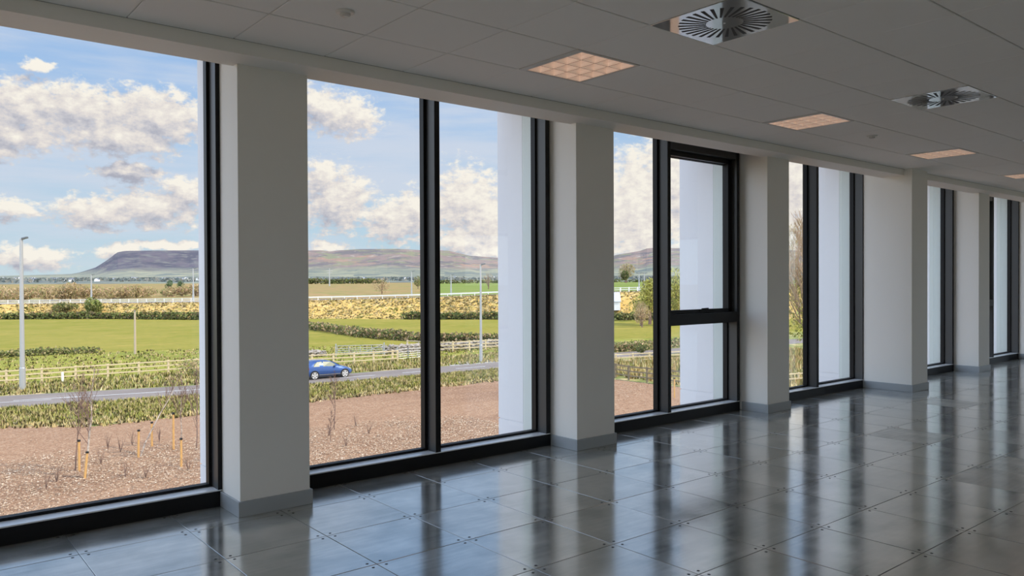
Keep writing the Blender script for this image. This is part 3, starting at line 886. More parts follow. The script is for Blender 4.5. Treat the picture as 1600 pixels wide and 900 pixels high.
HH = [2.9, 2.9, 2.9, 2.9, 3.0, 3.3, 3.7, 4.3, 4.7, 5.4, 5.7, 5.9, 6.0]
TOP = []
for (x, y), h in zip(FOOT, HH):
    n = (0.45, 0.89) if x < 50 else (0.65, 0.76)
    TOP.append((x + 12 * n[0], y + 12 * n[1], G + h))
strip('embankment', [(x, y, G) for x, y in FOOT], TOP, M['bank'], 240, 10, 0.14, shape=lambda v: 0.15 * v + 0.85 * v * v * (3 - 2 * v))
TOP2 = [(x * 1.055, y * 1.055, z + 0.05) for x, y, z in TOP]
strip('embankment_road', TOP, TOP2, M['tar'], 100, 1)


def ring(poly, r, z):
    out = []
    for p in poly:
        d = math.hypot(p[0], p[1]); out.append((p[0] * r / d, p[1] * r / d, z))
    return out


R1 = ring(TOP2, 700, 0.75)
cut1, cut2 = 5 / 12, 7 / 12
strip('scrub_land', [interp(TOP2, t * cut1) for t in [k / 20 for k in range(21)]], [interp(R1, t * cut1) for t in [k / 20 for k in range(21)]], M['plain_brown'], 60, 12, 0.1)
strip('brown_pasture', [interp(TOP2, cut1 + t * (cut2 - cut1 - .018)) for t in [k / 20 for k in range(21)]], [interp(R1, cut1 + t * (cut2 - cut1 - .018)) for t in [k / 20 for k in range(21)]], M['plain_brown'], 40, 12, 0.1)
strip('green_far_pasture', [interp(TOP2, cut2 - .018 + t * (1 - cut2 + .018)) for t in [k / 20 for k in range(21)]], [interp(R1, cut2 - .018 + t * (1 - cut2 + .018)) for t in [k / 20 for k in range(21)]], M['plain_green'], 60, 12, 0.1)


# lowland and mountains, out to seven kilometres
def vnoise(x, y=0.0):
    def h(i, j):
        n = (i * 374761393 + j * 668265263) & 0xffffffff
        n = ((n ^ (n >> 13)) * 1274126177) & 0xffffffff
        return (n & 0xffff) / 65535.0
    i, j = math.floor(x), math.floor(y); fx, fy = x - i, y - j
    fx, fy = fx * fx * (3 - 2 * fx), fy * fy * (3 - 2 * fy)
    return (h(i, j) * (1 - fx) + h(i + 1, j) * fx) * (1 - fy) + (h(i, j + 1) * (1 - fx) + h(i + 1, j + 1) * fx) * fy - 0.5


def fbm(x, y=0.0):
    return vnoise(x, y) + 0.5 * vnoise(2.1 * x + 5, 2.1 * y) + 0.25 * vnoise(4.3 * x + 9, 4.3 * y) + 0.12 * vnoise(8.9 * x + 1, 8.9 * y)


def low(u, v):
    az = R(-50 + 140 * u); r = 700 + (4400 - 700) * v
    z = 0.75 + 26 * v ** 1.6 + (2.5 * fbm(az * 30, r / 300) if v > 0 else 0)
    return (r * math.sin(az), r * math.cos(az), z)


MB().grid(low, 260, 40).build('lowland', M['lowland'], smooth=True, kind='structure')
RIDGE = [(-60, 0.35), (-20, 0.3), (6.0, 0.46), (8, 0.52), (9.8, 0.58), (10.3, 0.68), (11.2, 1.0), (11.8, 1.42), (12.2, 1.76), (12.45, 2.0), (12.9, 2.10), (14.7, 2.16), (17.6, 2.2), (20, 2.22), (22.5, 2.15),
         (25.1, 2.27), (25.7, 2.27), (26.2, 2.20), (26.8, 2.27), (28.2, 2.37), (31, 2.4), (32.7, 2.31), (34.1, 2.29), (34.7, 2.27), (35.5, 2.08), (36.3, 1.89), (38.3, 1.74), (42, 1.5), (46.7, 1.80), (47.1, 1.91), (48.7, 2.16), (49.2, 2.34), (49.7, 2.38), (51.5, 2.34), (56, 2.2), (70, 1.6), (95, 0.8)]


def ridge(az):
    for (a, e), (b, f) in zip(RIDGE, RIDGE[1:]):
        if az <= b: return e + (f - e) * (az - a) / (b - a)
    return RIDGE[-1][1]


def mountain(name, a0, a1, m, nu, cliff, rough):
    def fn(u, v):
        az = a0 + (a1 - a0) * u
        r = 4400 + 2800 * v
        H = 1.515 + 7000 * math.tan(R(ridge(az)))
        p = v / 0.93
        if p >= 1: z = H - (p - 1) * 60
        else:
            prof = (1 - cliff) * (0.75 * p ** 1.25 + 0.25 * p ** 3) + cliff / (1 + math.exp(-(p - 0.86) * 26)) * (1 + math.exp(-0.14 * 26))
            z = 26.75 + (H - 26.75) * prof
            g = math.sin(math.pi * min(p, 1))
            z += (H - 20) * g * (0.10 * fbm(az * 0.5, p * 3.0 + 7) + rough * 0.035 * fbm(az * 3.0, p * 1.5))
            r -= 260 * fbm(az * 0.8, p) * g * p
        return (r * math.sin(R(az)), r * math.cos(R(az)), z)
    return MB().grid(fn, nu, 44).build(name, m, kind='structure')


mountain('flat_topped_mountain', -60, 23.6, M['moor_shaded'], 520, 0.34, 0.5)
mountain('moorland_hills', 23.6, 95, M['moor'], 460, 0.10, 0.3)

# road markings on the near road
mk = MB()
def cl(x):
    (p,), (q,) = zipx([x], ROADN, ROADF)
    return (x, p[1] * 0.49 + q[1] * 0.51)
def stripe(x0, x1, w, dy=0.0, n=8):
    for k in range(n):
        xa, xb = x0 + (x1 - x0) * k / n, x0 + (x1 - x0) * (k + 1) / n
        ya, yb = cl(xa)[1] + dy, cl(xb)[1] + dy
        mk.quad((xa, ya - w / 2, G + 0.012), (xb, yb - w / 2, G + 0.012), (xb, yb + w / 2, G + 0.012), (xa, ya + w / 2, G + 0.012))
stripe(9.5, 21, 0.16, n=20)
for k in range(8): stripe(7.0 - 6 * k, 11.0 - 6 * k, 0.13, 0.12)
stripe(-60, 9.0, 0.12, -0.55, n=60)
for x in (28.8, 34.4, 39.6, 45, 51, 57, 63, 69): stripe(x, x + 3.1, 0.14)
mk.build('lane_marking', M['paint'], road)
# concrete lay-by apron in front of the gate
MB().quad((40.5, 58.2, G + 0.01), (47, 57.9, G + 0.01), (46, 60.2, G + 0.012), (42, 61, G + 0.012)).build('gateway_apron', mat('pale_hardcore', (0.42, 0.39, 0.34, 1), 0.9), road)

# ------------------------------------------------------------------ grass, wood chips
def tufts(name, regions, palette, label, hmin, hmax, blades, wid, m=M['tuft'], cat='grass'):
    mb = MB(); r = random.Random(len(name) + len(label))
    for (n, fn, zf) in regions:
        for _ in range(n):
            x, y = fn(r)
            h = r.uniform(hmin, hmax); z = zf(x, y) if zf else G
            c = r.choice(palette); k_ = r.uniform(1.1, 1.5); c = tuple(min(1, q * k_) for q in c)
            for _b in range(blades):
                a = r.uniform(0, 2 * math.pi); l = r.uniform(0.1, 0.7) * h; w = wid * r.uniform(0.6, 1.4)
                px, py = x + r.uniform(-.12, .12), y + r.uniform(-.12, .12)
                s = a + math.pi / 2
                mb.tri((px - w * math.cos(s), py - w * math.sin(s), z - 0.03), (px + w * math.cos(s), py + w * math.sin(s), z - 0.03),
                       (px + l * math.cos(a), py + l * math.sin(a), z + h * r.uniform(0.7, 1.1)), tint=c)
    return mb.build(name, m, label=label, cat=cat, kind='stuff')


def between(lo, hi, x0, x1, inset=0.3, bias=1.0):
    def fn(r):
        x = r.uniform(x0, x1)
        (p,), (q,) = zipx([x], lo, hi)
        t = r.random() ** bias
        return x, p[1] + inset * 0.5 + (q[1] - p[1] - inset) * t
    return fn


GREENS = [(0.50, 0.42, 0.17), (0.28, 0.29, 0.06), (0.34, 0.33, 0.07), (0.42, 0.37, 0.10), (0.50, 0.39, 0.17), (0.60, 0.46, 0.24), (0.54, 0.44, 0.18), (0.20, 0.21, 0.05)]
STRAW = [(0.62, 0.46, 0.21), (0.72, 0.57, 0.32), (0.52, 0.42, 0.16), (0.38, 0.34, 0.12), (0.66, 0.50, 0.22)]
VSPLIT = [(-20, 55), (5.3, 50.0), (9, 47.2), (15, 47.4), (22, 47.8), (31, 48), (38, 48.8), (44.5, 47.5), (66, 44)]
tufts('near_verge_grass', [(9000, between(VSPLIT, ROADN, 2, 44), None)], GREENS,
      'rough green and straw grass on the verge between the bare soil and the road', 0.08, 0.30, 6, 0.04)
tufts('near_verge_straw', [(1300, between([(-20, 53.5), (5.3, 48.8), (9, 46.0), (15, 46.2), (44, 47.0)], [(-20, 55.5), (5.3, 50.8), (9, 48.2), (15, 47.8), (44, 48.4)], 2, 44), None)], STRAW,
      'dry straw coloured grass along the edge of the bare soil', 0.08, 0.28, 5, 0.05)
tufts('far_verge_grass', [(6500, between(ROADF, FENCE, 4, 60), None)], GREENS + STRAW[:2],
      'grass verge between the road and the pale post and rail fence', 0.12, 0.38, 4, 0.045)
tufts('tall_straw_grass', [(6500, between([(45.5, 30), (100, 24)], [(45.5, 51), (100, 48)], 45.8, 78), None)], STRAW + [(0.30, 0.32, 0.08), (0.52, 0.33, 0.14)],
      'tall golden grass behind the dark timber fence on the right', 0.3, 0.75, 5, 0.045)
tufts('field_edge_grass', [(3500, between([(0, 72), (45, 67.5), (60, 67)], MIDF, 6, 60), None)], GREENS + STRAW[:1],
      'rough grass in the field behind the pale timber fence', 0.1, 0.25, 4, 0.06)


def bank_point(r):
    t = r.uniform(0.2, 0.85); v = r.uniform(0.03, 0.98)
    a, b = interp(FOOT, t), interp(TOP, t)
    return a[0] * (1 - v) + b[0] * v, a[1] * (1 - v) + b[1] * v


def bank_tufts():
    mb = MB(); r = random.Random(5)
    for _ in range(9000):
        t = r.uniform(0.22, 0.80); v = r.random()
        a, b = interp(FOOT, t), interp(TOP, t)
        s = 0.15 * v + 0.85 * v * v * (3 - 2 * v)
        x, y, z = a[0] * (1 - v) + b[0] * v, a[1] * (1 - v) + b[1] * v, G * (1 - s) + b[2] * s
        patch = fbm(x * 0.09, y * 0.09)
        c = r.choice(STRAW) if patch > -0.22 - 0.2 * v else r.choice(GREENS[:3] + [(0.30, 0.31, 0.10)])
        k_ = r.uniform(1.0, 1.35)
        c = tuple(min(1, q * k_) for q in c)
        for _b in range(3):
            h = r.uniform(0.10, 0.32); w = r.uniform(0.12, 0.30); q = r.uniform(0, 6.28)
            px, py = x + r.uniform(-.3, .3), y + r.uniform(-.3, .3)
            mb.tri((px - w * math.cos(q), py - w * math.sin(q), z - .05), (px + w * math.cos(q), py + w * math.sin(q), z - .05), (px + r.uniform(-.2, .2), py + r.uniform(-.2, .2), z + h), tint=c)
    mb.build('embankment_grass', M['tuft'], label='golden straw coloured grass covering the road embankment beyond the pasture', cat='grass', kind='stuff')


bank_tufts()

ch = MB(); r = random.Random(11)
CH = [(0.46, 0.34, 0.225), (0.55, 0.42, 0.29), (0.26, 0.17, 0.11), (0.18, 0.115, 0.075), (0.62, 0.50, 0.37), (0.35, 0.235, 0.15)]
n = 0
while n < 60000:
    x, y = r.uniform(2, 26) if n < 50000 else r.uniform(26, 45), r.uniform(26.5, 41.5)
    mid = 34.3 if x < 15 else 33.0
    wid = 5.0 if x < 15 else 4.2
    if x > 26: mid, wid = 38.5 - (45 - x) * 0.35, 2.2
    e = abs(y - mid) / wid + 0.9 * fbm(x * 0.35, y * 0.35) + r.uniform(-.3, .3)
    n += 1
    if e > 0.85: continue
    s = r.uniform(0.015, 0.055); a = r.uniform(0, 3.14); q = r.uniform(0.3, 0.7); z = G + r.uniform(0.035, 0.07); ti = r.uniform(-.5, .5)
    dx, dy = math.cos(a) * s, math.sin(a) * s
    ch.quad((x - dx, y - dy, z), (x + dy * q, y - dx * q, z + ti * s), (x + dx, y + dy, z + .01), (x - dy * q, y + dx * q, z - ti * s * .3), tint=r.choice(CH))
ch.build('wood_chip_mulch', M['chip'], label='pale wood chip mulch spread round the saplings on the bare soil', cat='mulch', kind='stuff')


# ------------------------------------------------------------------ timber fences, gates, walls
def fence(name, pts, spacing, h, m, label, cat='fence', rails=3, pw=0.11, group=None, rw=0.04, rh=0.09):
    pts = [Vector((p[0], p[1], p[2] if len(p) > 2 else G)) for p in pts]
    o = empty(name, tuple(pts[0]), label, cat, group)
    pos = []
    carry = 0.0
    for a, b in zip(pts, pts[1:]):
        L_ = (b - a).length; t = carry
        while t < L_:
            pos.append(a + (b - a) * (t / L_)); t += spacing
        carry = t - L_
    pos.append(pts[-1])
    for k, p in enumerate(pos):
        if k >= 100: break
        MB().box(p.x - pw / 2, p.y - pw / 2, p.z - 0.3, p.x + pw / 2, p.y + pw / 2, p.z + h).build('post', m, o)
    if len(pos) > 100:
        s = MB()
        for p in pos[100:]: s.box(p.x - pw / 2, p.y - pw / 2, p.z - 0.3, p.x + pw / 2, p.y + pw / 2, p.z + h)
        s.build('post_run', m, o, kind='stuff')
    for j in range(rails):
        z = h * (0.92 - 0.31 * j) if rails > 2 else h * (0.9 - 0.4 * j)
        s = MB()
        for a, b in zip(pos, pos[1:]):
            s.bar((a.x, a.y - pw / 2 - 0.01, a.z + z), (b.x, b.y - pw / 2 - 0.01, b.z + z), rw, rh)
        s.build('rail', m, o)
    return o


fence('post_and_rail_fence', [(-24, 77), (-5, 72.6), (7.2, 70.1), (21.7, 69.6), (25, 69.2)], 2.32, 1.12, M['timber'],
      'pale new timber post and rail fence beyond the road, left of the first column', pw=0.15, rh=0.10)
fence('post_and_rail_fence', [(27, 67.2), (34.1, 65.5), (39.0, 65.0)], 1.95, 1.12, M['timber'],
      'pale timber post and rail fence behind the blue car', pw=0.15, rh=0.10)
fence('post_and_rail_fence', [(46.3, 75.0), (47.8, 70.2), (61, 68.8)], 2.1, 1.15, M['timber'],
      'pale timber fence in front of the hedge, around the right hand lamp post', pw=0.15, rh=0.10)
fence('post_and_rail_fence', [(49.5, 50.6), (54.2, 49.2), (63, 46.8)], 1.85, 0.95, M['timber'],
      'pale timber fence along the roadside, seen through the third window', pw=0.12, rh=0.09)
fence('ranch_fence', [(46.6, 47.6), (45.1, 41.0), (45.5, 35.0), (45.2, 29.0)], 1.75, 1.15, M['oldtimber'],
      'dark brown weathered timber fence at the edge of the gravel, seen through the third window', pw=0.12, rh=0.09)
fence('post_and_rail_fence', [(51, 31.4), (58, 29.6)], 1.8, 0.9, M['timber'],
      'short pale timber fence at the foot of the fourth window', rails=2, pw=0.12)
tl = [interp(TOP, k / 60) for k in range(61)]
fence('white_roadside_fence', [(p[0], p[1], p[2]) for p in tl if -10 < p[0] < 70], 2.3, 1.0, M['white_rail'],
      'low white post and rail fence along the embankment top, behind the left lamp post', pw=0.16, rh=0.12)
fence('crash_barrier', [(p[0], p[1], p[2]) for p in tl if 71 < p[0] < 112], 3.0, 0.75, M['white_rail'],
      'pale grey crash barrier along the top of the embankment seen through the second window', cat='barrier', rails=1, rh=0.28)
fence('white_roadside_fence', [(p[0], p[1], p[2]) for p in tl if 112 < p[0] < 160], 1.8, 1.0, M['white_rail'],
      'white picket style fence on the embankment seen through the third window', rails=2, pw=0.2, rh=0.12)


def gate(x0, y0, x1, y1, h, label, m=M['galv']):
    o = empty('field_gate', (x0, y0, G), label, 'gate', 'metal field gates')
    a, b = Vector((x0, y0, G)), Vector((x1, y1, G))
    z = lambda t, hh: tuple(a.lerp(b, t) + Vector((0, 0, hh)))
    for k, hh in enumerate((0.2, 0.42, 0.62, 0.82, h)):
        MB().tube([z(0, hh), z(1, hh)], 0.032, 6).build('bar', m, o)
    f = MB()
    for t in (0, 0.25, 0.5, 0.75, 1): f.tube([z(t, 0.2), z(t, h)], 0.032, 6)
    f.tube([z(0.5, 0.2), z(0.98, h)], 0.028, 6)
    f.build('brace', m, o)
    for t in (-0.03, 1.03): MB().tube([z(t, -0.3), z(t, h + 0.22)], 0.07, 8).build('gate_post', m, o)


gate(36.9, 73.4, 41.2, 71.6, 1.1, 'galvanised metal field gate standing in front of the grass, right above the blue car')
gate(39.5, 65.6, 43.9, 65.6, 1.1, 'galvanised metal field gate beside the second window mullion')


def rubble(name, pts, h, n, label):
    mb = MB(); r = random.Random(n)
    for _ in range(n):
        t = r.random(); p = interp(pts, t); s = r.uniform(0.10, 0.24)
        x, y, z = p[0] + r.uniform(-.3, .3), p[1] + r.uniform(-.25, .25), G + r.uniform(0, h) * r.uniform(0.75, 1.0)
        base = len(mb.v)
        for (i, j, k) in ((1, 0, 0), (-1, 0, 0), (0, 1, 0), (0, -1, 0), (0, 0, 1), (0, 0, -1)):
            q = r.uniform(0.7, 1.3) * s
            mb.v.append((x + i * q * 1.3 + r.uniform(-.04, .04), y + j * q, z + k * q * 0.75 + r.uniform(-.03, .03)))
        for f in ((0, 2, 4), (2, 1, 4), (1, 3, 4), (3, 0, 4), (2, 0, 5), (1, 2, 5), (3, 1, 5), (0, 3, 5)):
            mb.f.append(tuple(base + i for i in f)); mb.tint.append(None)
    mb.build(name, M['stone'], origin=(pts[0][0], pts[0][1], G), label=label, cat='stone wall')


rubble('dry_stone_wall', [(30.5, 75.5), (36.0, 74.8)], 0.65, 500, 'low rubble wall of pale stones to the left of the upper gate')
rubble('dry_stone_wall', [(42.3, 72.8), (47.5, 72.0), (60, 71.0)], 0.9, 1700, 'long rubble wall of pale stones right of the gates')
rubble('stone_bank', [(60, 34.5), (74, 37)], 0.8, 700, 'bank of pinkish rubble under the bare tree in the fourth window')

# ------------------------------------------------------------------ plants
def foliage(mb, c, rad, n, size, pal, r, shell=0.35, up=0.0, slim=1.0):
    for _ in range(n):
        while True:
            p = Vector((r.uniform(-1, 1), r.uniform(-1, 1), r.uniform(-1, 1)))
            if 0.05 < p.length < 1: break
        p = p.normalized() * (p.length ** shell)
        q = Vector((c[0] + p.x * rad[0], c[1] + p.y * rad[1], c[2] + p.z * rad[2]))
        a = Vector((r.uniform(-1, 1), r.uniform(-1, 1), r.uniform(-1, 1) + up)).normalized()
        b = a.cross(Vector((r.uniform(-1, 1), r.uniform(-1, 1), r.uniform(-1, 1)))).normalized()
        s = size * r.uniform(0.6, 1.4)
        k = r.uniform(0.8, 1.2); t = r.choice(pal); t = tuple(min(1, v * k) for v in t)
        mb.quad(q - a * s, q - b * s * 0.6 * slim, q + a * s, q + b * s * 0.6 * slim, tint=t)


DARK = [(0.11, 0.14, 0.045), (0.15, 0.18, 0.055), (0.20, 0.21, 0.07), (0.17, 0.13, 0.07)]
OLIVE = [(0.27, 0.28, 0.09), (0.34, 0.33, 0.12), (0.40, 0.33, 0.16)]
BROWN = [(0.54, 0.38, 0.21), (0.42, 0.30, 0.17), (0.60, 0.45, 0.27), (0.42, 0.35, 0.15), (0.58, 0.38, 0.23)]
WILLOW = [(0.52, 0.49, 0.11), (0.44, 0.42, 0.10), (0.62, 0.57, 0.19), (0.30, 0.29, 0.08)]
FIR = [(0.10, 0.16, 0.07), (0.14, 0.20, 0.09)]


def hedge(name, pts, h, w, n, size, pal, label, zf=None):
    mb = MB(); r = random.Random(n)
    for _ in range(n):
        t = r.random(); p = interp(pts, t)
        hh = h * (1 + 0.35 * fbm(t * len(pts) * 4.0 + n))
        z = (p[2] if len(p) > 2 else G)
        foliage(mb, (p[0] + r.uniform(-w, w) * .5, p[1] + r.uniform(-w, w) * .5, z + r.uniform(0.05, 1) * hh), (0.25, 0.25, 0.15), 2, size, pal, r)
    return mb.build(name, M['leaf'], origin=(pts[0][0], pts[0][1], G), label=label, cat='hedge')


FT = [p for p in FOOT]
hedge('field_hedge', [(-60, 243.0), (-40, 233), (21, 197.5), (37, 185.5), (51.5, 165.5), (58, 160)], 1.35, 1.6, 5200, 0.28, DARK + OLIVE[:1],
      'long dark hedge along the far side of the pasture, left of the first column')
hedge('field_hedge', [(56, 131), (55, 117.7), (52.3, 97), (53.9, 84.5), (57, 78.5), (66, 74.5)], 1.15, 1.5, 4200, 0.20, DARK + BROWN[:2],
      'dark hedge curving across the green field behind the gates and blue car')
hedge('field_hedge', [(84, 137), (89.3, 131), (97.4, 123.2), (104, 115.5)], 1.3, 1.4, 1500, 0.26, DARK,
      'dark hedge at the foot of the embankment beside the second lamp post')
hedge('field_hedge', [(109, 108.5), (113, 104.5), (118, 99)], 1.5, 1.6, 1200, 0.24, DARK + OLIVE,
      'clipped dark green hedge at the foot of the embankment in the third window')
hedge('scrub_hedge', [(55, 59.6), (62, 58.0), (66, 57.6), (74, 57.4)], 1.05, 1.4, 1800, 0.13, OLIVE + BROWN[:2] + DARK[:1],
      'low olive and brown scrub along the far roadside in the third window')
hedge('scrub_hedge', [(6, 96.5), (10, 96), (14, 96.2), (19, 95.8)], 0.62, 1.8, 900, 0.16, DARK + OLIVE,
      'low patchy scrub in the rough field just behind the left lamp post')
hedge('scrub_hedge', [(19.5, 66.5), (25, 65.5)], 1.2, 1.6, 700, 0.11, OLIVE + BROWN[:2],
      'grey brown bramble scrub by the road at the edge of the first window')
hedge('field_hedge', [(132, 140, -1.6), (150, 155, -1.4), (175, 175, -1.0)], 0.9, 1.5, 500, 0.3, DARK,
      'thin dark hedge crossing the far green field in the third window')
hedge('field_hedge', [(235, 545, 0.1), (268, 537, 0.1), (300, 520, 0.1)], 3.4, 6, 1500, 0.7, DARK + OLIVE[:1],
      'distant line of dark bushes on the brown field horizon, left pane of second window')
hedge('field_hedge', [(300, 470, 0.1), (360, 440, 0.2), (460, 380, 0.2)], 2.4, 6, 1300, 0.7, DARK,
      'distant dark hedge along the top of the far green field')


def bush(name, x, y, z, h, w, pal, n, size, label, cat='tree', group=None, trunk=True, slim=0.35, stem=M['bark'], seed=0):
    r = random.Random(int(x * 31 + y * 17) + seed)
    o = empty(name, (x, y, z), label, cat, group)
    t = MB()
    top = z + h
    t.tube([(x, y, z - 0.3), (x + 0.05 * h, y, z + h * 0.5), (x, y, z + h * 0.8)], [0.035 * h, 0.022 * h, 0.008 * h], 6)
    for k in range(5):
        a = r.uniform(0, 6.28)
        t.tube([(x, y, z + h * r.uniform(.15, .4)), (x + w * .5 * math.cos(a), y + w * .5 * math.sin(a), z + h * r.uniform(.55, .85))], [0.014 * h, 0.004 * h], 5)
    t.build('trunk', stem, o)
    c = MB()
    for k in range(6):
        a = r.uniform(0, 6.28); q = r.uniform(0, 0.45) * w
        foliage(c, (x + q * math.cos(a), y + q * math.sin(a), z + h * r.uniform(0.38, 0.68)), (w * r.uniform(.4, .62), w * r.uniform(.4, .62), h * r.uniform(.24, .33)), n // 6, size, pal, r, up=0.7, slim=slim)
    c.build('crown', M['leaf'], o)
    return o


# row of bare brown trees and shrubs behind the embankment road, left window
ROW = [(21.9, 234.0, 3.1, 4.2), (26.0, 228.5, 2.9, 3.4), (30.7, 233.0, 3.5, 3.4), (33.5, 227.6, 3.0, 3.0), (37.9, 231.9, 3.8, 3.2), (41.9, 236.3, 4.8, 3.2),
       (44.0, 231, 3.6, 2.6), (48.7, 229.9, 2.9, 3.2), (53.4, 234.0, 3.4, 3.2), (57.5, 238.1, 3.9, 2.4), (68.1, 240.6, 3.0, 2.8), (70.4, 239.9, 3.6, 2.8), (73.0, 236, 3.9, 2.8)]
ORD = ['first', 'second', 'third', 'fourth', 'fifth', 'sixth', 'seventh', 'eighth', 'ninth', 'tenth', 'eleventh', 'twelfth', 'thirteenth', 'fourteenth', 'fifteenth', 'sixteenth', 'seventeenth', 'eighteenth', 'nineteenth', 'twentieth', 'twenty first', 'twenty second', 'twenty third', 'twenty fourth']
ROW += [(24.0, 236, 3.4, 3.6), (28.4, 232, 3.2, 3.6), (36.0, 234, 3.6, 3.6), (46.2, 236, 3.6, 3.6), (51.0, 236, 3.3, 3.6), (55.6, 240, 3.4, 3.2), (60.5, 243, 3.0, 3.2), (75.5, 238, 3.7, 3.0), (39.8, 231.5, 4.4, 3.4)]
ROW.sort()
for k, (x, y, h, w) in enumerate(ROW):
    bush('bare_tree', x, y, -3.4, h + 1.1, w * 1.25, BROWN + OLIVE[1:], 700, 0.42, 'bare brown tree, %s from the left in the row behind the white fence' % ORD[k], 'tree', 'brown trees behind the white embankment fence')
for k, (x, y, h, w) in enumerate([(65.0, 251.8, 3.0, 3.6), (69.5, 253, 2.8, 3.4)]):
    bush('olive_shrub', x, y, -2.9, h, w, OLIVE + DARK[:2], 400, 0.36, ['olive green shrub above the brown field, left of two dark firs', 'olive green shrub directly below the two dark firs'][k], 'shrub')
for k, (x, y) in enumerate([(88.3, 318.0), (92.6, 317.0)]):
    bush('dark_fir', x, y, -1.8, 4.6, 1.7, FIR, 300, 0.4, ['left one of two small dark green conifers below the flat mountain', 'right one of two small dark green conifers below the flat mountain'][k], 'tree')
bush('green_bush', 32.4, 194.6, -5.0, 2.6, 3.0, DARK + OLIVE, 900, 0.26, 'smaller round green bush on the embankment, left of the taller one', 'bush', slim=0.8)
bush('green_bush', 37.3, 190.4, -5.8, 4.6, 3.1, DARK[1:3] + OLIVE[:2] + [(0.26, 0.32, 0.08)], 1500, 0.26, 'taller round green bush in front of the white embankment fence', 'bush', slim=0.8)
bush('bare_round_tree', 110.8, 193.0, -2.4, 5.2, 3.1, BROWN, 1000, 0.28, 'round brown bare tree in the brown field, left pane of the second window', 'tree', slim=0.2)
bush('dark_tree', 161.1, 253.1, -0.9, 4.8, 3.0, DARK + OLIVE, 600, 0.34, 'dark green tree touching the second window mullion on the horizon', 'tree')
bush('bare_tree', 158.7, 205.9, -2.0, 7.2, 3.2, BROWN, 420, 0.3, 'thin bare tree on the far green field beside the second lamp post', 'tree', slim=0.12)
bush('bare_tree', 244.5, 222.2, 1.0, 9.4, 5.0, BROWN + OLIVE, 1100, 0.5, 'large brown bare tree on the green field, seen through the third window', 'tree', slim=0.25)
bush('dark_bush', 236.5, 215.5, 1.0, 5.2, 3.0, DARK, 500, 0.4, 'dark evergreen bush in front of the large bare tree in the third window', 'bush', slim=0.8)
bush('willow_bush', 106.0, 90.8, -6.1, 9.4, 2.5, WILLOW, 2600, 0.22, 'yellow green willow just left of the third window mullion', 'bush', slim=0.5)
bush('willow_bush', 105.2, 84.6, -6.1, 10.2, 3.0, WILLOW + OLIVE[:1], 3200, 0.22, 'tall yellow green willow seen in the opening light of the third window', 'bush', slim=0.5, seed=3)
bush('willow_bush', 112.7, 99.0, -5.2, 4.2, 2.4, WILLOW + DARK[:1], 900, 0.2, 'low yellow green bush on the embankment slope in the third window', 'bush', slim=0.6)
bush('brown_shrub', 98.2, 85.8, G, 4.2, 1.9, BROWN, 1100, 0.17, 'rounded brown twiggy shrub at the foot of the willow', 'shrub', slim=0.3)
bush('brown_shrub', 101.5, 89.0, G, 4.6, 1.9, BROWN + OLIVE[1:], 1000, 0.17, 'pale olive twiggy shrub left of the brown one below the willow', 'shrub', slim=0.3)
bush('dark_bush', 62.4, 54.6, G, 1.05, 0.95, DARK, 500, 0.09, 'small dark green bush on the roadside scrub in the third window', 'bush', slim=0.8)


def branchy(o, base, top, r0, m, n, seed, spread, fine, name='trunk', tm=None, start=0.2, lw=0.35, rmin=0.0055):
    """a bare tree: trunk and upswept twiggy branches"""
    r = random.Random(seed)
    base, top = Vector(base), Vector(top)
    H = (top - base).length
    pts = [base - Vector((0, 0, 0.15))] + [base.lerp(top, t) + Vector((r.uniform(-1, 1), r.uniform(-1, 1), 0)) * H * 0.012 for t in (0.15, 0.35, 0.55, 0.75, 0.9)] + [top]
    MB().tube(pts, [r0, r0 * .9, r0 * .75, r0 * .58, r0 * .4, r0 * .24, r0 * .1], 7).build('trunk', tm or m, o)
    b = MB()

    def grow(p, d, L_, rad, depth):
        q = p + d * L_ * 0.5 + Vector((r.uniform(-1, 1), r.uniform(-1, 1), r.uniform(-.3, 1))) * L_ * 0.06
        e = q + (d + Vector((0, 0, 0.25))).normalized() * L_ * 0.5
        rad = max(rad, rmin)
        b.tube([p, q, e], [rad, rad * .8, rad * .4], 3 if depth else 5, cap=False)
        if depth < fine:
            for s in range(4 if depth == 0 else 3):
                t = r.uniform(0.25, 0.95)
                pp = p.lerp(q, t * 2) if t < .5 else q.lerp(e, t * 2 - 1)
                dd = (d + Vector((r.uniform(-1, 1), r.uniform(-1, 1), r.uniform(0, .9))) * 0.6).normalized()
                grow(pp, dd, L_ * r.uniform(0.4, 0.62), rad * 0.55, depth + 1)
    for k in range(n):
        t = start + (0.97 - start) * (k + r.random()) / n
        p = base.lerp(top, t)
        a = r.uniform(0, 6.28)
        d = Vector((math.cos(a) * spread, math.sin(a) * spread, 1)).normalized()
        grow(p, d, H * lw * (1.15 - t) * r.uniform(0.8, 1.2), max(r0 * (1.05 - t) * 0.5, rmin * 1.6), 0)
    b.build('branches', m, o)


def sapling(x, y, h, label, lean=(0, 0), r0=0.035, n=14, seed=1, spread=0.45, m='bark', tm='birch', base=(0, 0), z0=0.0, start=.25, fine=2):
    o = empty('birch_sapling', (x, y, G), label, 'sapling', 'staked saplings on the mulch')
    branchy(o, (x + base[0], y + base[1], G + z0), (x + lean[0], y + lean[1], G + h), r0, M[m], n, seed, spread, fine, tm=M[tm], start=start)
    return o


def stake(x, y, h, label, lean=0.0):
    o = empty('tree_stake', (x, y, G), label, 'stake', 'wooden tree stakes on the mulch')
    MB().tube([(x, y, G - .2), (x + lean, y, G + h)], [0.05, 0.045], 8).build('shaft', M['stake'], o)
    MB().tube([(x + lean * .95, y, G + h * .955), (x + lean, y, G + h + .015)], 0.062, 8).build('rubber_tie', M['black'], o)


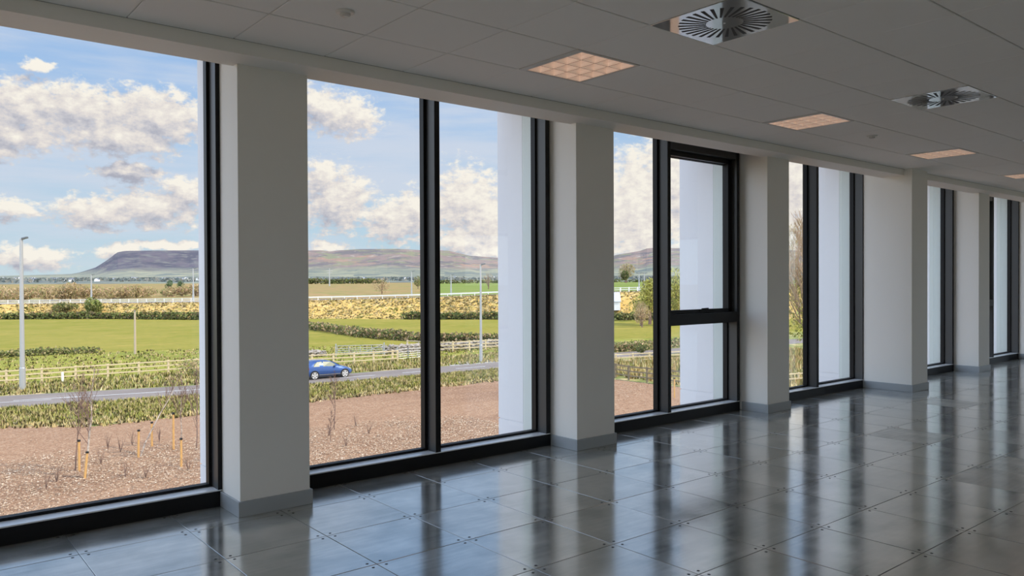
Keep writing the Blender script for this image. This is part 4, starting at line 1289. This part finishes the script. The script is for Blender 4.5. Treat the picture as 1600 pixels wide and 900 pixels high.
sapling(6.42, 34.3, 4.3, 'tallest pale barked sapling, tied to the shorter of the two left stakes', (0.35, 0.2), 0.05, 15, 3, 0.6)
sapling(6.30, 35.95, 3.9, 'thin brown sapling rising from the left stake of the left hand pair', (0.25, 0), 0.028, 14, 5, 0.45, tm='bark')
sapling(9.05, 37.1, 3.3, 'pale sapling leaning strongly to the right from the middle stakes', (1.75, 0.3), 0.042, 8, 8, 0.35, start=0.55)
sapling(10.35, 35.6, 3.4, 'brown twiggy sapling behind the right hand stake', (0.15, 0.2), 0.035, 18, 12, 0.5, tm='birch', start=.42)
sapling(11.5, 37.2, 3.6, 'slim dark sapling nearest the right edge of the first window', (0.15, 0.3), 0.03, 12, 15, 0.3, tm='bark')
sapling(18.5, 37.2, 2.9, 'slim sapling seen below the blue car in the second window', (0.05, 0), 0.032, 14, 17, 0.45, tm='bark', start=.3)
sapling(16.8, 34.2, 1.6, 'short bushy sapling half hidden by the first column edge', (0.05, 0), 0.02, 9, 19, 0.6, tm='bark')
stake(6.42, 35.75, 1.28, 'left orange wooden stake of the left hand pair')
stake(6.32, 34.25, 1.05, 'shorter orange wooden stake holding the tallest sapling', 0.12)
stake(8.95, 36.95, 1.2, 'wooden stake at the foot of the leaning sapling', 0.03)
stake(10.05, 39.0, 1.14, 'slim wooden stake standing just behind the leaning sapling')
stake(9.85, 33.8, 1.2, 'orange wooden stake in front of the brown twiggy sapling')
stake(10.62, 37.6, 1.7, 'pale thin stake behind the brown twiggy sapling')
stake(40.6, 32.7, 1.3, 'thin wooden stake on the gravel in the third window, opening light side')
rr_ = random.Random(21)
for k, (x, y, h) in enumerate([(8.3, 39.6, 0.8), (8.6, 38.6, .7), (7.6, 33.4, .6), (9.9, 33.0, .6), (4.9, 33.4, .7), (5.4, 34.4, .8), (8.2, 32.8, .55), (10.9, 34.4, .7), (10.6, 39.8, .8), (9.4, 39.9, .7), (7.4, 36.6, .6), (11.9, 35, .6), (19.3, 35.0, .55), (17.4, 35.6, .7), (17.0, 33.0, .6), (19.8, 37.3, .6)]):
    o = empty('twig_plant', (x, y, G), 'small bare twiggy shrub planted in the wood chip mulch', 'young shrub', 'small bare shrubs planted in the mulch')
    b = MB()
    for j in range(6):
        a = rr_.uniform(0, 6.28); l = rr_.uniform(0.1, 0.5) * h
        b.tube([(x, y, G), (x + l * .5 * math.cos(a), y + l * .5 * math.sin(a), G + h * .55), (x + l * math.cos(a + .3), y + l * math.sin(a + .3), G + h * rr_.uniform(.8, 1.05))], [0.012, 0.009, 0.004], 4, cap=False)
    b.build('stems', M['bark'], o)

# big bare tree beyond the fourth window
o = empty('bare_tree', (70.8, 40.2, G), 'big bare tree with upswept brown twigs and ivy, filling the fourth window', 'tree')
branchy(o, (70.8, 40.2, G), (70.4, 40.8, G + 13.4), 0.24, mat('twig_bark', (0.42, 0.30, 0.20, 1), 0.9), 70, 4, 0.62, 2, tm=M['bark'], start=0.13, lw=0.42, rmin=0.02)
c = MB(); r = random.Random(9)
foliage(c, (70.6, 40.6, G + 5.0), (2.4, 2.4, 3.4), 900, 0.16, WILLOW, r, shell=0.8)
foliage(c, (70.6, 40.8, G + 8.3), (3.0, 3.0, 5.4), 5200, 0.26, BROWN + [(0.66, 0.54, 0.36), (0.5, 0.45, 0.2)], r, shell=0.7, slim=0.09, up=1.6)
c.build('ivy_leaves', M['leaf'], o)


# ------------------------------------------------------------------ lamp posts and poles
def lamp(x, y, z, h, r0, label, arm=(0.9, -0.3), heads=1, m=M['galv'], door=True):
    o = empty('street_lamp', (x, y, z), label, 'street lamp', 'street lamps')
    MB().tube([(x, y, z - .3), (x, y, z + 1.6), (x, y, z + 1.65), (x, y, z + h)], [r0 * 1.25, r0 * 1.2, r0, r0 * 0.62], 12).build('pole', m, o)
    for s in range(heads):
        k = 1 if s == 0 else -1
        ax, ay = arm[0] * k, arm[1] * k
        MB().tube([(x, y, z + h - .08), (x + ax * .35, y + ay * .35, z + h + .02)], r0 * .4, 6).build('bracket', m, o)
        hd = MB().bar((x + ax * .1, y + ay * .1, z + h + .0), (x + ax * .75, y + ay * .75, z + h + .1), 0.26 * (1.0 if r0 > .09 else .9), 0.12)
        hd.build('lamp_head', M['galvdark'], o, bevel=0.02)
    return o


lamp(8.2, 65.5, G, 10.9, 0.17, 'tall galvanised street lamp beyond the road at far left', (0.5, -0.3))
lamp(44.8, 59.3, G, 9.3, 0.13, 'tall pale street lamp in the right pane of the second window', (0.45, -0.4))
lamp(39.0, 201.3, -3.3, 6.7, 0.2, 'far pale street lamp on the embankment, left of the flat mountain cliff', (0.9, -0.4))
lamp(57.3, 186.4, -3.1, 7.9, 0.2, 'far pale street lamp on the embankment near the right edge of the first window', (0.9, -0.4))
lamp(78.5, 247.0, -3.0, 4.4, 0.18, 'shorter distant lamp post, hard against the right edge of the first window', (0.9, -0.4))
lamp(101.0, 161.5, -2.4, 6.4, 0.17, 'far street lamp just left of the second window mullion', (0.9, -0.4))
lamp(105.8, 151.7, -1.9, 5.0, 0.17, 'far street lamp just right of the second window mullion', (0.9, -0.4))
lamp(134.4, 116.7, -0.9, 4.1, 0.15, 'right hand lamp of the far pair in the third window', (0.9, -0.4), 2)
lamp(134.0, 117.9, -0.9, 4.1, 0.15, 'left hand lamp of the far pair in the third window', (0.9, -0.4), 2)
o = empty('utility_pole', (21.8, 90.9, G), 'thin grey brown wooden pole standing alone in the pasture', 'pole')
MB().tube([(21.8, 90.9, G - .3), (21.8, 90.9, G + 4.6)], [0.13, 0.10], 8).build('shaft', mat('weathered_pole', (0.45, 0.36, 0.26, 1), .9), o)
MB().tube([(21.8, 90.9, G + 4.6), (21.8, 90.9, G + 4.7)], 0.11, 8).build('cap', M['galvdark'], o)
o = empty('power_pylon', (198.5, 403.9, -0.8), 'small pale mast with a cross arm on the horizon above the brown field', 'mast')
MB().tube([(198.5, 403.9, -0.8), (198.5, 403.9, 9.2)], [0.4, 0.25], 6).build('mast', M['galv'], o)
MB().bar((196.8, 404.5, 8.0), (200.2, 403.2, 8.0), .3, .3).bar((197.2, 404.5, 6.8), (199.8, 403.2, 6.8), .3, .3).build('cross_arm', M['galv'], o)
o = empty('marker_post', (11.3, 69.0, G), 'short white marker post in the grass in front of the timber fence', 'marker post')
MB().box(11.22, 68.94, G - .1, 11.38, 69.06, G + 0.72).build('post', M['white_rail'], o)
MB().box(11.215, 68.93, G + .72, 11.385, 69.07, G + 0.76).build('cap', M['white_rail'], o)


# ------------------------------------------------------------------ shed and distant houses
def house(x, y, z, L_, W_, h, rh, ang, label, wall, roof, name='farmhouse', cat='house', group=None):
    o = empty(name, (x, y, z), label, cat, group)
    ca, sa = math.cos(ang), math.sin(ang)
    T = lambda a, b, c: (x + a * ca - b * sa, y + a * sa + b * ca, z + c)
    w = MB()
    for (a, b), (c, d) in (((-L_, -W_), (L_, -W_)), ((L_, -W_), (L_, W_)), ((L_, W_), (-L_, W_)), ((-L_, W_), (-L_, -W_))):
        w.quad(T(a, b, -1), T(c, d, -1), T(c, d, h), T(a, b, h))
    for s in (-1, 1): w.tri(T(s * L_, -W_, h), T(s * L_, W_, h), T(s * L_, 0, h + rh))
    w.build('wall', wall, o)
    e = 0.06 * W_
    rf = MB()
    for s in (-1, 1):
        rf.quad(T(-L_ - e, s * (W_ + e), h - e * .6), T(L_ + e, s * (W_ + e), h - e * .6), T(L_ + e, 0, h + rh), T(-L_ - e, 0, h + rh))
        rf.quad(T(-L_ - e, s * (W_ + e), h - e * .6 - .2), T(L_ + e, s * (W_ + e), h - e * .6 - .2), T(L_ + e, s * (W_ + e), h - e * .6), T(-L_ - e, s * (W_ + e), h - e * .6))
    rf.build('roof', roof, o)
    return o


house(114.1, 111.3, -3.4, 4.2, 2.4, 0.9, 1.7, R(-42), 'low shed with pale grey roof at the left edge of the third window', M['white_rail'], M['slate'], 'farm_shed', 'shed')
WW = mat('white_house_wall', (0.82, 0.80, 0.76, 1), .8)
hr = random.Random(33)
for k in range(46):
    az = R(hr.choice((hr.uniform(5.5, 18), hr.uniform(5.5, 18), hr.uniform(24.5, 39), hr.uniform(46, 51))))
    d = hr.uniform(1500, 3900); v = (d - 700) / 3700
    z = 0.75 + 26 * v ** 1.6 + 1.0
    house(d * math.sin(az), d * math.cos(az), z, hr.uniform(4, 8), 3.5, 3.5, 2.5, hr.uniform(0, 3), 'tiny white house scattered over the distant lowland below the mountains', WW, M['darkslate'], group='tiny white houses on the distant lowland')
# woods on the lowland
lr = random.Random(8)
wd = MB()
for k in range(230):
    az = R(lr.choice((lr.uniform(3, 20), lr.uniform(23, 42), lr.uniform(45, 56)))); d = lr.uniform(1300, 3900); v = (d - 700) / 3700
    z = 0.75 + 26 * v ** 1.6
    n_ = lr.randint(8, 16)
    ta = lr.uniform(0, 3.14)
    for q in range(n_):
        dx = lr.uniform(-60, 60)
        foliage(wd, (d * math.sin(az) + dx * math.cos(ta), d * math.cos(az) + dx * math.sin(ta), z + 2.5), (6, 6, 3.2), 4, 3.0, [(0.15, 0.18, 0.17), (0.20, 0.22, 0.20), (0.27, 0.26, 0.22)], lr)
wd.build('distant_woodland', M['leaf'], label='dark hedgerows and woods scattered over the distant lowland', cat='woodland', kind='stuff')


# ------------------------------------------------------------------ the blue car
def car(px, py, ang):
    z0 = G + 0.01
    o = empty('hatchback_car', (px, py, z0), 'blue hatchback car driving along the road to the right', 'car')
    ca, sa = math.cos(ang), math.sin(ang)
    T = lambda x, y, z: (px + x * ca - y * sa, py + x * sa + y * ca, z0 + z)
    # stations from the rear bumper (x) with half width, sill, waist and top heights, half width of the top
    S = [(0.00, .66, .36, .60, .70, .60), (0.06, .76, .26, .70, .86, .66), (0.22, .82, .22, .90, 1.12, .62), (0.42, .84, .20, .95, 1.34, .58), (0.75, .85, .20, .96, 1.43, .57),
         (1.20, .86, .20, .95, 1.46, .58), (1.75, .86, .20, .93, 1.45, .58), (2.20, .86, .20, .91, 1.37, .57), (2.60, .86, .20, .90, 1.19, .60), (3.00, .86, .20, .88, .97, .66),
         (3.35, .85, .20, .83, .89, .62), (3.68, .82, .21, .73, .80, .56), (3.92, .74, .24, .60, .66, .50), (4.05, .58, .34, .48, .53, .42)]
    b = MB(); rings = []
    for (x, w, s, wa, t, tw) in S:
        half = [(w * .80, s), (w, s + .12), (w * 1.0, (s + wa) / 2), (w * .985, wa), (w * .5 + tw * .5 - .01, wa + (t - wa) * .55), (tw, t - .03), (tw * .72, t), (0, t + .012)]
        ring_ = [(x, -y, z) for y, z in half] + [(x, y, z) for y, z in half[-2::-1]]
        rings.append(ring_)
    base = len(b.v)
    for g_ in rings: b.v += [T(*p) for p in g_]
    k = len(rings[0])
    for i in range(len(rings) - 1):
        for j in range(k):
            a, c = base + i * k + j, base + i * k + (j + 1) % k
            b.f.append((a, c, c + k, a + k)); b.tint.append(None)
    b.f.append(tuple(base + j for j in range(k))); b.tint.append(None)
    b.f.append(tuple(base + (len(rings) - 1) * k + j for j in range(k))[::-1]); b.tint.append(None)
    b.build('body', M['car_blue'], o, smooth=True)

    def side(poly, s, off, m, name, parent=o):
        w = MB(); n = len(poly); bb = 0
        w.v += [T(x, s * (y + off), z) for x, y, z in poly]
        w.f.append(tuple(range(n)) if s > 0 else tuple(range(n))[::-1]); w.tint.append(None)
        return w.build(name, m, parent)
    for s in (-1, 1):
        side([(0.62, .815, 1.0), (1.38, .815, .985), (1.38, .635, 1.36), (1.0, .64, 1.35), (0.72, .70, 1.2)], s, .012, M['car_glass'], 'rear_side_window')
        side([(1.46, .815, .985), (2.62, .80, .95), (2.42, .70, 1.16), (2.12, .655, 1.32), (1.46, .635, 1.36)], s, .012, M['car_glass'], 'front_side_window')
        side([(0.9, .862, .32), (3.1, .862, .30), (3.1, .862, .345), (0.9, .862, .36)], s, .004, M['chrome'], 'side_strip')
        side([(3.62, .80, .70), (3.92, .70, .60), (3.80, .72, .72), (3.45, .80, .80)], s, .03, M['headlamp'], 'headlight')
        side([(0.03, .72, .72), (0.26, .835, .80), (0.24, .80, .98), (0.08, .74, .88)], s, .02, M['taillamp'], 'tail_light')
        m_ = MB()
        m_.bar(T(2.42, s * .86, .98), T(2.42, s * 1.0, 1.0), .16, .12)
        m_.build('door_mirror', M['car_blue'], o)
        for x in (0.70, 3.29):
            wy = s * .80
            c = T(x, wy, .31)
            wh = MB()
            prof = [(.26, -.10), (.315, -.09), (.32, 0), (.315, .09), (.26, .10)]
            nn = 20; bs = len(wh.v)
            for rr, dy in prof:
                for q in range(nn):
                    t = 2 * math.pi * q / nn
                    wh.v.append(T(x + rr * math.cos(t), wy + dy, .31 + rr * math.sin(t)))
            for i in range(len(prof) - 1):
                for q in range(nn):
                    a, d = bs + i * nn + q, bs + i * nn + (q + 1) % nn
                    wh.f.append((a, d, d + nn, a + nn)); wh.tint.append(None)
            wheel = wh.build('wheel', M['tyre'], o)
            # dark arch disc and alloy
            dk = MB(); y_ = s * .868
            dk.v += [T(x + .37 * math.cos(2 * math.pi * q / 20), y_, .33 + .37 * math.sin(2 * math.pi * q / 20)) for q in range(20)]
            dk.f.append(tuple(range(20))); dk.tint.append(None)
            dk.build('wheel_arch', M['tyre'], o)
            al = MB(); y_ = wy + s * .102
            for q in range(5):
                t = 2 * math.pi * q / 5 + .3
                pts = [(x + .05 * math.cos(t - 1.2), .31 + .05 * math.sin(t - 1.2)), (x + .25 * math.cos(t - .32), .31 + .25 * math.sin(t - .32)), (x + .25 * math.cos(t + .32), .31 + .25 * math.sin(t + .32)), (x + .05 * math.cos(t + 1.2), .31 + .05 * math.sin(t + 1.2))]
                al.quad(*[T(a, y_, c_) for a, c_ in pts])
            for q in range(24):
                t0, t1 = 2 * math.pi * q / 24, 2 * math.pi * (q + 1) / 24
                al.quad(*[T(x + rr * math.cos(t), y_, .31 + rr * math.sin(t)) for rr, t in ((.23, t0), (.265, t0), (.265, t1), (.23, t1))])
            al.build('alloy_rim', M['alloy'], wheel)
    w = MB(); w.quad(T(2.28, -.50, 1.36), T(2.28, .50, 1.36), T(3.02, .60, .995), T(3.02, -.60, .995)); w.build('windscreen', M['car_glass'], o)
    w = MB(); w.quad(T(.20, .5, 1.14), T(.20, -.5, 1.14), T(.43, -.48, 1.36), T(.43, .48, 1.36)); w.build('rear_window', M['car_glass'], o)
    return o


car(26.10, 58.05, R(-1.0))
